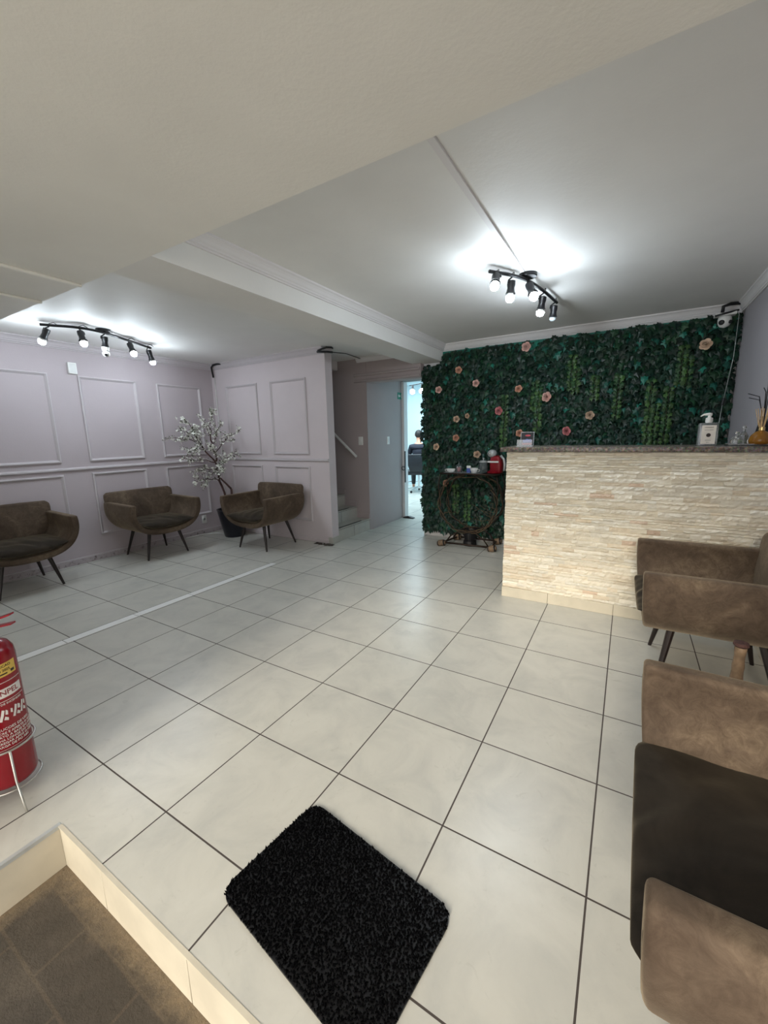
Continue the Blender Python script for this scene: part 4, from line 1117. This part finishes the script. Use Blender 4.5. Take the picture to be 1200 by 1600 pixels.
# things on the cart
TZ = 0.885
cp = thing('coffee_cup', 'white oval cup lying on the left end of the cart tray', 'cup', (-0.45, 3.93, TZ), 0, 'white cups on the cart')
MB().lathe([(0.020, 0), (0.038, 0.012), (0.046, 0.035), (0.047, 0.052), (0.043, 0.050), (0.034, 0.015), (0.001, 0.008)], 24, Matrix.Diagonal((1.15, 0.9, 0.85, 1))).build('bowl', M['white'], cp, smooth=True)
MB().tube([(-0.052, 0, 0.036), (-0.072, 0, 0.034), (-0.075, 0, 0.020), (-0.055, 0, 0.010), (-0.045, 0, 0.012)], 0.004, 8).build('handle', M['white'], cp, smooth=True)
cp2 = thing('coffee_cup', 'white cup next to the blue packet on the cart tray', 'cup', (-0.165, 3.93, TZ), 0, 'white cups on the cart')
MB().lathe([(0.024, 0), (0.030, 0.004), (0.040, 0.03), (0.046, 0.058), (0.042, 0.057), (0.034, 0.02), (0.001, 0.010)], 24).build('bowl', M['white'], cp2, smooth=True)
MB().tube([(0.040, 0, 0.045), (0.060, 0, 0.042), (0.060, 0, 0.022), (0.038, 0, 0.018)], 0.004, 8).build('handle', M['white'], cp2, smooth=True)
sw = thing('sachet_jar', 'glass jar of red and pink sachets with a pointed lid on the cart', 'jar', (-0.355, 3.95, TZ))
MB().lathe([(0.036, 0), (0.038, 0.004), (0.038, 0.075), (0.036, 0.078), (0.034, 0.075), (0.034, 0.006), (0.001, 0.005)], 20).build('glass', M['glass'], sw, smooth=True)
MB().lathe([(0.028, 0.006), (0.030, 0.02), (0.022, 0.045), (0.003, 0.055)], 8).build('sachets', M['pinkp'], sw)
MB().lathe([(0.038, 0.079), (0.030, 0.090), (0.010, 0.098), (0.006, 0.115), (0.009, 0.122), (0.002, 0.128)], 20).build('lid', M['smoke'], sw, smooth=True)
bx_ = thing('sweetener_packet', 'blue and white packet standing on the cart tray', 'packet', (-0.235, 3.95, TZ), 0.2)
soft(MB().box((-0.024, -0.016, 0), (0.024, 0.016, 0.055)).build('box', M['bluelabel'], bx_, bevel=0.003))
soft(MB().box((-0.0242, -0.0162, 0.055), (0.0242, 0.0162, 0.082)).build('top_band', M['white'], bx_, bevel=0.002))
kj = thing('cookie_jar', 'large smoked glass jar with knobbed metal lid on the cart', 'jar', (-0.072, 3.98, TZ))
MB().lathe([(0.048, 0), (0.052, 0.006), (0.052, 0.115), (0.046, 0.122), (0.043, 0.118), (0.048, 0.108), (0.048, 0.008), (0.001, 0.006)], 28).build('glass', M['smoke'], kj, smooth=True)
MB().lathe([(0.040, 0.008), (0.042, 0.03), (0.038, 0.055), (0.002, 0.062)], 10).build('biscuits', M['woodw'], kj)
MB().lathe([(0.050, 0.122), (0.050, 0.132), (0.034, 0.142), (0.008, 0.146), (0.006, 0.158), (0.013, 0.168), (0.003, 0.176)], 24).build('lid', M['silver'], kj, smooth=True)
cmch = thing('coffee_machine', 'red and silver capsule coffee machine on the right end of the cart', 'coffee machine', (0.068, 3.99, TZ), -0.1)
soft(MB().prism([(-0.060, 0), (0.075, 0), (0.078, 0.05), (0.074, 0.13), (0.055, 0.19), (0.02, 0.20), (-0.045, 0.195), (-0.055, 0.13), (-0.050, 0.05)], -0.055, 0.055, 'Y').build('body', M['redp'], cmch, bevel=0.018, bseg=3))
MB().lathe([(0.058, 0), (0.064, 0.004), (0.066, 0.018), (0.050, 0.028)], 28, Matrix.Translation((-0.005, -0.02, 0.0)) @ Matrix.Diagonal((1.25, 1.2, 1, 1))).build('base', M['redp'], cmch, smooth=False)
MB().ball((-0.035, -0.03, 0.225), 0.052, 20, 12, (1, 1.0, 0.85)).build('brew_head', M['silver'], cmch, smooth=True)
MB().lathe([(0.012, 0), (0.014, 0.012), (0.008, 0.016)], 14, Matrix.Translation((-0.038, -0.085, 0.225)) @ Matrix.Rotation(PI/2, 4, 'X') ).build('nozzle_button', M['chrome'], cmch, smooth=True)
soft(MB().box((-0.075, -0.066, 0.122), (0.055, -0.052, 0.142)).build('silver_band', M['white'], cmch, bevel=0.005))
MB().tube([(0.055, 0, 0.20), (0.092, 0, 0.16), (0.105, 0, 0.10), (0.100, 0, 0.03)], 0.014, 12).build('water_tank_rim', M['silver'], cmch, smooth=True)

# ------------------------------------------------------------------ things on the counter
CZ = 1.226
sp = thing('soap_dispenser', 'clear pump bottle of hand gel with a cream label on the counter', 'bottle', (1.79, 2.73, CZ), 0.05)
soft(MB().box((-0.050, -0.030, 0), (0.050, 0.030, 0.148)).build('bottle', M['glass'], sp, bevel=0.008, bseg=3))
soft(MB().box((-0.045, -0.025, 0.005), (0.045, 0.025, 0.135)).build('gel', M['acrylic'], sp, bevel=0.006))
lo = soft(MB().box((-0.037, -0.0325, 0.014), (0.037, -0.0308, 0.132)).build('label', M['paper'], sp)); lo['label'] = 'cream printed label'
tm = MB()
def fl_(x0, z0): return lambda p: Vector((x0+p.x, -0.0330-p.z, z0+p.y))
add_text(tm, 'LAVANDA', 0.010, fl_(0, 0.119)); add_text(tm, 'sabonete liquido', 0.007, fl_(0, 0.103))
add_text(tm, 'perfumado', 0.007, fl_(0, 0.038)); add_text(tm, '500 ml', 0.006, fl_(0, 0.024))
tm.lathe([(0.012, 0), (0.012, 0.0006)], 20, Matrix.Translation((0, -0.0330, 0.070)) @ Matrix.Rotation(PI/2, 4, 'X'))
tm.build('label_print', M['ink'], lo)
MB().lathe([(0.016, 0.146), (0.018, 0.150), (0.020, 0.158), (0.019, 0.178), (0.010, 0.182), (0.008, 0.198)], 20).build('pump_collar', M['white'], sp, smooth=False)
MB().tube([(0.012, 0, 0.200), (-0.004, 0, 0.202), (-0.030, 0, 0.200), (-0.046, 0, 0.190)], [0.010, 0.010, 0.006, 0.004], 12).build('pump_nozzle', M['white'], sp, smooth=True)
ch = thing('brochure_holder', 'small clear acrylic holder with a dark picture card on the left of the counter', 'card holder', (0.64, 2.76, CZ), 0.08)
soft(MB().box((-0.058, -0.025, 0), (0.058, 0.035, 0.004)).build('foot', M['acrylic'], ch))
Mt = Matrix.Translation((0.012, 0.0, 0.0)) @ Matrix.Rotation(-0.25, 4, 'X')
soft(MB().box((-0.052, -0.002, 0.002), (0.052, 0.001, 0.118), Mt).build('back_panel', M['acrylic'], ch))
soft(MB().box((-0.060, -0.030, 0.0), (0.056, -0.027, 0.055), Matrix.Translation((0, 0, 0))).build('front_panel', M['acrylic'], ch))
co = soft(MB().box((-0.046, -0.0035, 0.010), (0.046, -0.0022, 0.112), Mt).build('card', M['blackp'], ch)); co['label'] = 'dark card'
g = MB(); g.box((-0.036, -0.0045, 0.016), (0.036, -0.0036, 0.024), Mt); g.build('card_red_line', M['pinkp'], co)
g = MB()
for x, z_, r in ((-0.02, 0.042, 0.013), (0.0, 0.046, 0.015), (0.022, 0.044, 0.014)): g.lathe([(r, 0), (r*0.9, 0.0008)], 14, Mt @ Matrix.Translation((x, -0.0036, z_)) @ Matrix.Rotation(PI/2, 4, 'X'))
g.build('card_picture', M['bluelabel'], co)
g = MB(); g.lathe([(0.018, 0), (0.016, 0.0008)], 14, Mt @ Matrix.Translation((0.004, -0.0036, 0.088)) @ Matrix.Rotation(PI/2, 4, 'X') @ Matrix.Diagonal((1.2, 0.4, 1, 1))); g.build('card_emblem', M['pinkp'], co)
MB().box((-0.075, -0.006, 0.0), (-0.062, 0.03, 0.004)).build('edge', M['acrylic'], ch)
gt = thing('glass_tray', 'smoked glass tray under the bottles at the right end of the counter', 'tray', (2.01, 2.76, CZ))
soft(MB().box((-0.115, -0.06, 0), (0.112, 0.07, 0.008)).build('plate', M['smoke'], gt, bevel=0.003))
MB().tube([(-0.112, -0.058, 0.010), (0.110, -0.058, 0.010), (0.110, 0.068, 0.010), (-0.112, 0.068, 0.010)], 0.003, 6, closed=True).build('rim', M['chrome'], gt)
gb = thing('perfume_bottle', 'small faceted clear glass bottle with ball stopper on the counter tray', 'bottle', (1.945, 2.75, CZ+0.009))
MB().lathe([(0.026, 0), (0.033, 0.006), (0.033, 0.026), (0.022, 0.046), (0.009, 0.052), (0.009, 0.060)], 8).build('bottle', M['glass'], gb)
MB().ball((0, 0, 0.072), 0.011, 8, 6).build('stopper', M['glass'], gb)
gb2 = thing('perfume_bottle', 'tall thin clear glass bottle behind the amber diffuser', 'bottle', (1.985, 2.80, CZ+0.009))
MB().lathe([(0.020, 0), (0.024, 0.006), (0.024, 0.05), (0.014, 0.075), (0.007, 0.08), (0.007, 0.095)], 8).build('bottle', M['glass'], gb2)
MB().ball((0, 0, 0.105), 0.012, 8, 6).build('stopper', M['glass'], gb2)
df = thing('reed_diffuser', 'round amber reed diffuser with gold collar at the right end of the counter', 'diffuser', (2.055, 2.74, CZ+0.009))
MB().lathe([(0.040, 0), (0.052, 0.004), (0.056, 0.022), (0.050, 0.050), (0.030, 0.074), (0.015, 0.084)], 28).build('bottle', M['amber'], df, smooth=True)
MB().lathe([(0.016, 0.084), (0.017, 0.086), (0.017, 0.104), (0.014, 0.106)], 20).build('collar', M['gold'], df)
rd = random.Random(13)
for k in range(9):
    a = 2*PI*k/9; rr_ = rd.uniform(0.02, 0.048)
    MB().tube([(0, 0, 0.06), (rr_*math.cos(a)*0.45, rr_*math.sin(a)*0.45, 0.12), (rr_*math.cos(a), rr_*math.sin(a), rd.uniform(0.21, 0.245))], 0.0019, 6).build('reed', M['reed'], df)
tv = thing('twig_vase', 'dark vase with curling black twigs at the very right end of the counter', 'vase', (2.085, 2.87, CZ))
MB().lathe([(0.026, 0), (0.034, 0.01), (0.038, 0.06), (0.025, 0.13), (0.016, 0.17), (0.020, 0.18), (0.015, 0.178)], 20).build('body', M['blackp'], tv, smooth=True)
for k, (dx, dy, dz) in enumerate(((-0.09, -0.01, 0.30), (-0.10, -0.03, 0.325), (-0.02, 0.01, 0.36), (0.015, -0.02, 0.34), (0.0, 0.02, 0.40))):
    MB().tube([(0, 0, 0.13), (dx*0.2, dy*0.2, 0.22), (dx*0.4, dy*0.5, 0.22+(dz-0.22)*0.8), (dx, dy, dz)], 0.0028, 6).build('twig', M['blackp'], tv, smooth=True)

# ------------------------------------------------------------------ back room: light, salon chair and seated person
al = bpy.data.lights.new('back_room_fill', 'AREA'); ao = bpy.data.objects.new('back_room_fill', al); COL.objects.link(ao)
al.energy = 85; al.size = 2.2; al.color = (0.74, 0.92, 1.0); ao.location = (-2.9, 7.2, 2.58)  # added area lamp under the ceiling, gives the back room its cyan-white light
fr_ = thing('spotlight_rail', 'black spotlight rail with two lit round bulbs seen through the doorway', 'ceiling light', (-2.45, 7.2, 2.60))
MB().tube([(-0.22, 0, -0.26), (0.45, 0, -0.20)], 0.009, 8).build('rail', M['black'], fr_)
MB().tube([(0.12, 0, -0.23), (0.12, 0, -0.02)], 0.009, 8).build('stem', M['black'], fr_)
for x in (-0.14, 0.07, 0.3):
    MB().tube([(x, 0, -0.25), (x, -0.01, -0.34)], [0.02, 0.028], 12).build('spot_head', M['black'], fr_)
    MB().ball((x, -0.02, -0.39), 0.05).build('bulb', M['bulbroom'], fr_, smooth=True)
sc_ = thing('salon_chair', 'black salon chair with chrome base in the lit back room', 'salon chair', (-2.85, 8.0, 0), 0.45)
soft(MB().prism([(-0.27, 0.0), (0.27, 0.0), (0.30, 0.10), (-0.30, 0.10)], -0.27, 0.27, 'Y', Matrix.Translation((0, 0, 0.42))).build('seat', M['leather'], sc_, bevel=0.03, bseg=3))
soft(MB().prism([(-0.20, 0.50), (0.20, 0.50), (0.30, 0.80), (0.29, 0.96), (0.22, 0.90), (-0.22, 0.90), (-0.29, 0.96), (-0.30, 0.80)], -0.33, -0.25, 'Y').build('backrest', M['leather'], sc_, bevel=0.02, bseg=2))
MB().tube([(0, 0, 0.42), (0, 0, 0.08)], 0.028, 14).build('gas_column', M['chrome'], sc_)
for k in range(5):
    a = 2*PI*k/5+0.3; ca, sa = math.cos(a), math.sin(a)
    lg = MB().tube([(0, 0, 0.12), (0.28*ca, 0.28*sa, 0.07)], 0.014, 8).build('leg', M['chrome'], sc_)
    MB().lathe([(0.020, -0.012), (0.027, -0.008), (0.027, 0.008), (0.020, 0.012)], 14, Matrix.Translation((0.30*ca, 0.30*sa, 0.028)) @ Matrix.Rotation(PI/2, 4, 'X')).build('castor', M['blackp'], lg)
MB().tube([(-0.28, 0.30, 0.20), (-0.2, 0.42, 0.20), (0.2, 0.42, 0.20), (0.28, 0.30, 0.20)], 0.012, 8).build('footrest', M['chrome'], sc_, smooth=True)
for sx in (-1, 1): MB().tube([(sx*0.28, -0.24, 0.50), (sx*0.33, -0.2, 0.70), (sx*0.33, 0.15, 0.70), (sx*0.28, 0.2, 0.50)], 0.016, 8).build('armrest', M['leather'], sc_, smooth=True)

def skin_obj(name, joints, edges, mat, parent, sub=2):
    """joints: list of (x,y,z,r[,r2]); first is the root"""
    me = bpy.data.meshes.new(name); me.from_pydata([j[:3] for j in joints], edges, [])
    o = bpy.data.objects.new(name, me); COL.objects.link(o)
    md = o.modifiers.new('skin', 'SKIN'); md.use_smooth_shade = True
    if not me.skin_vertices: me.attributes.new('skin_vertices', 'FLOAT', 'POINT')
    for sv, j in zip(me.skin_vertices[0].data, joints):
        sv.radius = (j[3], j[4] if len(j) > 4 else j[3])
    me.skin_vertices[0].data[0].use_root = True
    s_ = o.modifiers.new('sub', 'SUBSURF'); s_.levels = sub; s_.render_levels = sub
    me.materials.append(mat)
    if parent: o.parent = parent
    return o
pr = thing('person', 'seated person with short dark hair and dark top seen from behind in the back room', 'person', (-2.85, 8.0, 0), 0.45)
# body faces +y in its own frame; sits on the chair (seat top 0.52)
J = [(0, -0.10, 0.60, 0.115, 0.085), (0, -0.13, 0.80, 0.105, 0.08), (0, -0.12, 1.00, 0.12, 0.08), (0, -0.10, 1.10, 0.075, 0.06), (0, -0.08, 1.16, 0.052), (0, -0.05, 1.24, 0.055),
     (0, -0.03, 1.30, 0.078, 0.088), (0, -0.03, 1.37, 0.072, 0.085)]
E_ = [(0, 1), (1, 2), (2, 3), (3, 4), (4, 5), (5, 6), (6, 7)]
def chain(start, pts_):
    i = start
    for p in pts_:
        J.append(p); E_.append((i, len(J)-1)); i = len(J)-1
    return i
for sx in (-1, 1):
    hnd = chain(3, [(sx*0.17, -0.10, 1.06, 0.055), (sx*0.24, -0.02, 0.82, 0.042), (sx*0.18, 0.18, 0.74, 0.034), (sx*0.13, 0.27, 0.74, 0.026), (sx*0.12, 0.32, 0.74, 0.036, 0.018)])
    for k, (ox, ln) in enumerate(((-0.03, 0.075), (-0.01, 0.085), (0.01, 0.08), (0.03, 0.065))):
        chain(hnd, [(sx*0.12+ox, 0.35, 0.738, 0.009), (sx*0.12+ox*1.1, 0.35+ln*0.6, 0.730, 0.008), (sx*0.12+ox*1.1, 0.35+ln, 0.715, 0.007)])
    chain(hnd, [(sx*0.12-sx*0.04, 0.32, 0.745, 0.010), (sx*0.12-sx*0.055, 0.355, 0.740, 0.008)])
    chain(0, [(sx*0.10, 0.0, 0.60, 0.085), (sx*0.13, 0.34, 0.58, 0.06), (sx*0.13, 0.40, 0.30, 0.048), (sx*0.13, 0.38, 0.10, 0.034), (sx*0.13, 0.50, 0.05, 0.034, 0.025)])
skin_obj('body', J, E_, M['skin'], pr, 2)
# clothing: slightly larger shells over torso, arms and legs
J = [(0, -0.10, 0.60, 0.150, 0.118), (0, -0.13, 0.80, 0.148, 0.115), (0, -0.12, 1.00, 0.178, 0.130), (0, -0.10, 1.10, 0.118, 0.10), (0, -0.085, 1.145, 0.062)]
E_ = [(0, 1), (1, 2), (2, 3), (3, 4)]
for sx in (-1, 1): chain(3, [(sx*0.17, -0.10, 1.06, 0.070), (sx*0.24, -0.02, 0.82, 0.056), (sx*0.18, 0.18, 0.74, 0.045), (sx*0.14, 0.25, 0.74, 0.036)])
skin_obj('dark_top', J, E_, M['darkcloth'], pr, 2)
J = [(0, -0.10, 0.62, 0.148, 0.116), (0, -0.09, 0.70, 0.14, 0.11)]; E_ = [(0, 1)]
for sx in (-1, 1): chain(0, [(sx*0.10, 0.0, 0.605, 0.100), (sx*0.13, 0.34, 0.585, 0.076), (sx*0.13, 0.40, 0.30, 0.062), (sx*0.13, 0.385, 0.12, 0.052)])
skin_obj('trousers', J, E_, M['blackp'], pr, 2)
hb = MB(); hb.ball((0, -0.045, 1.345), 0.098, 20, 14, (0.90, 1.0, 1.02))
ho = hb.build('hair', M['hair'], pr, smooth=True)
for v in ho.data.vertices:
    if v.co.y > 0.015 and v.co.z < 1.37: v.co.y = 0.012 + (v.co.y-0.012)*0.1
    if v.co.z < 1.27: v.co.z = 1.27
MB().ball((0, 0.062, 1.325), 0.014, 10, 8, (0.8, 1.2, 1.3)).build('nose', M['skin'], pr, smooth=True)
for sx in (-1, 1):
    MB().ball((sx*0.030, 0.052, 1.345), 0.010, 10, 8).build('eye', M['blackp'], pr, smooth=True)
    MB().ball((sx*0.088, -0.03, 1.325), 0.020, 10, 8, (0.4, 0.8, 1.3)).build('ear', M['skin'], pr, smooth=True)
MB().ball((0, 0.056, 1.285), 0.014, 10, 8, (1.6, 0.5, 0.4)).build('mouth', M['pinkp'], pr, smooth=True)
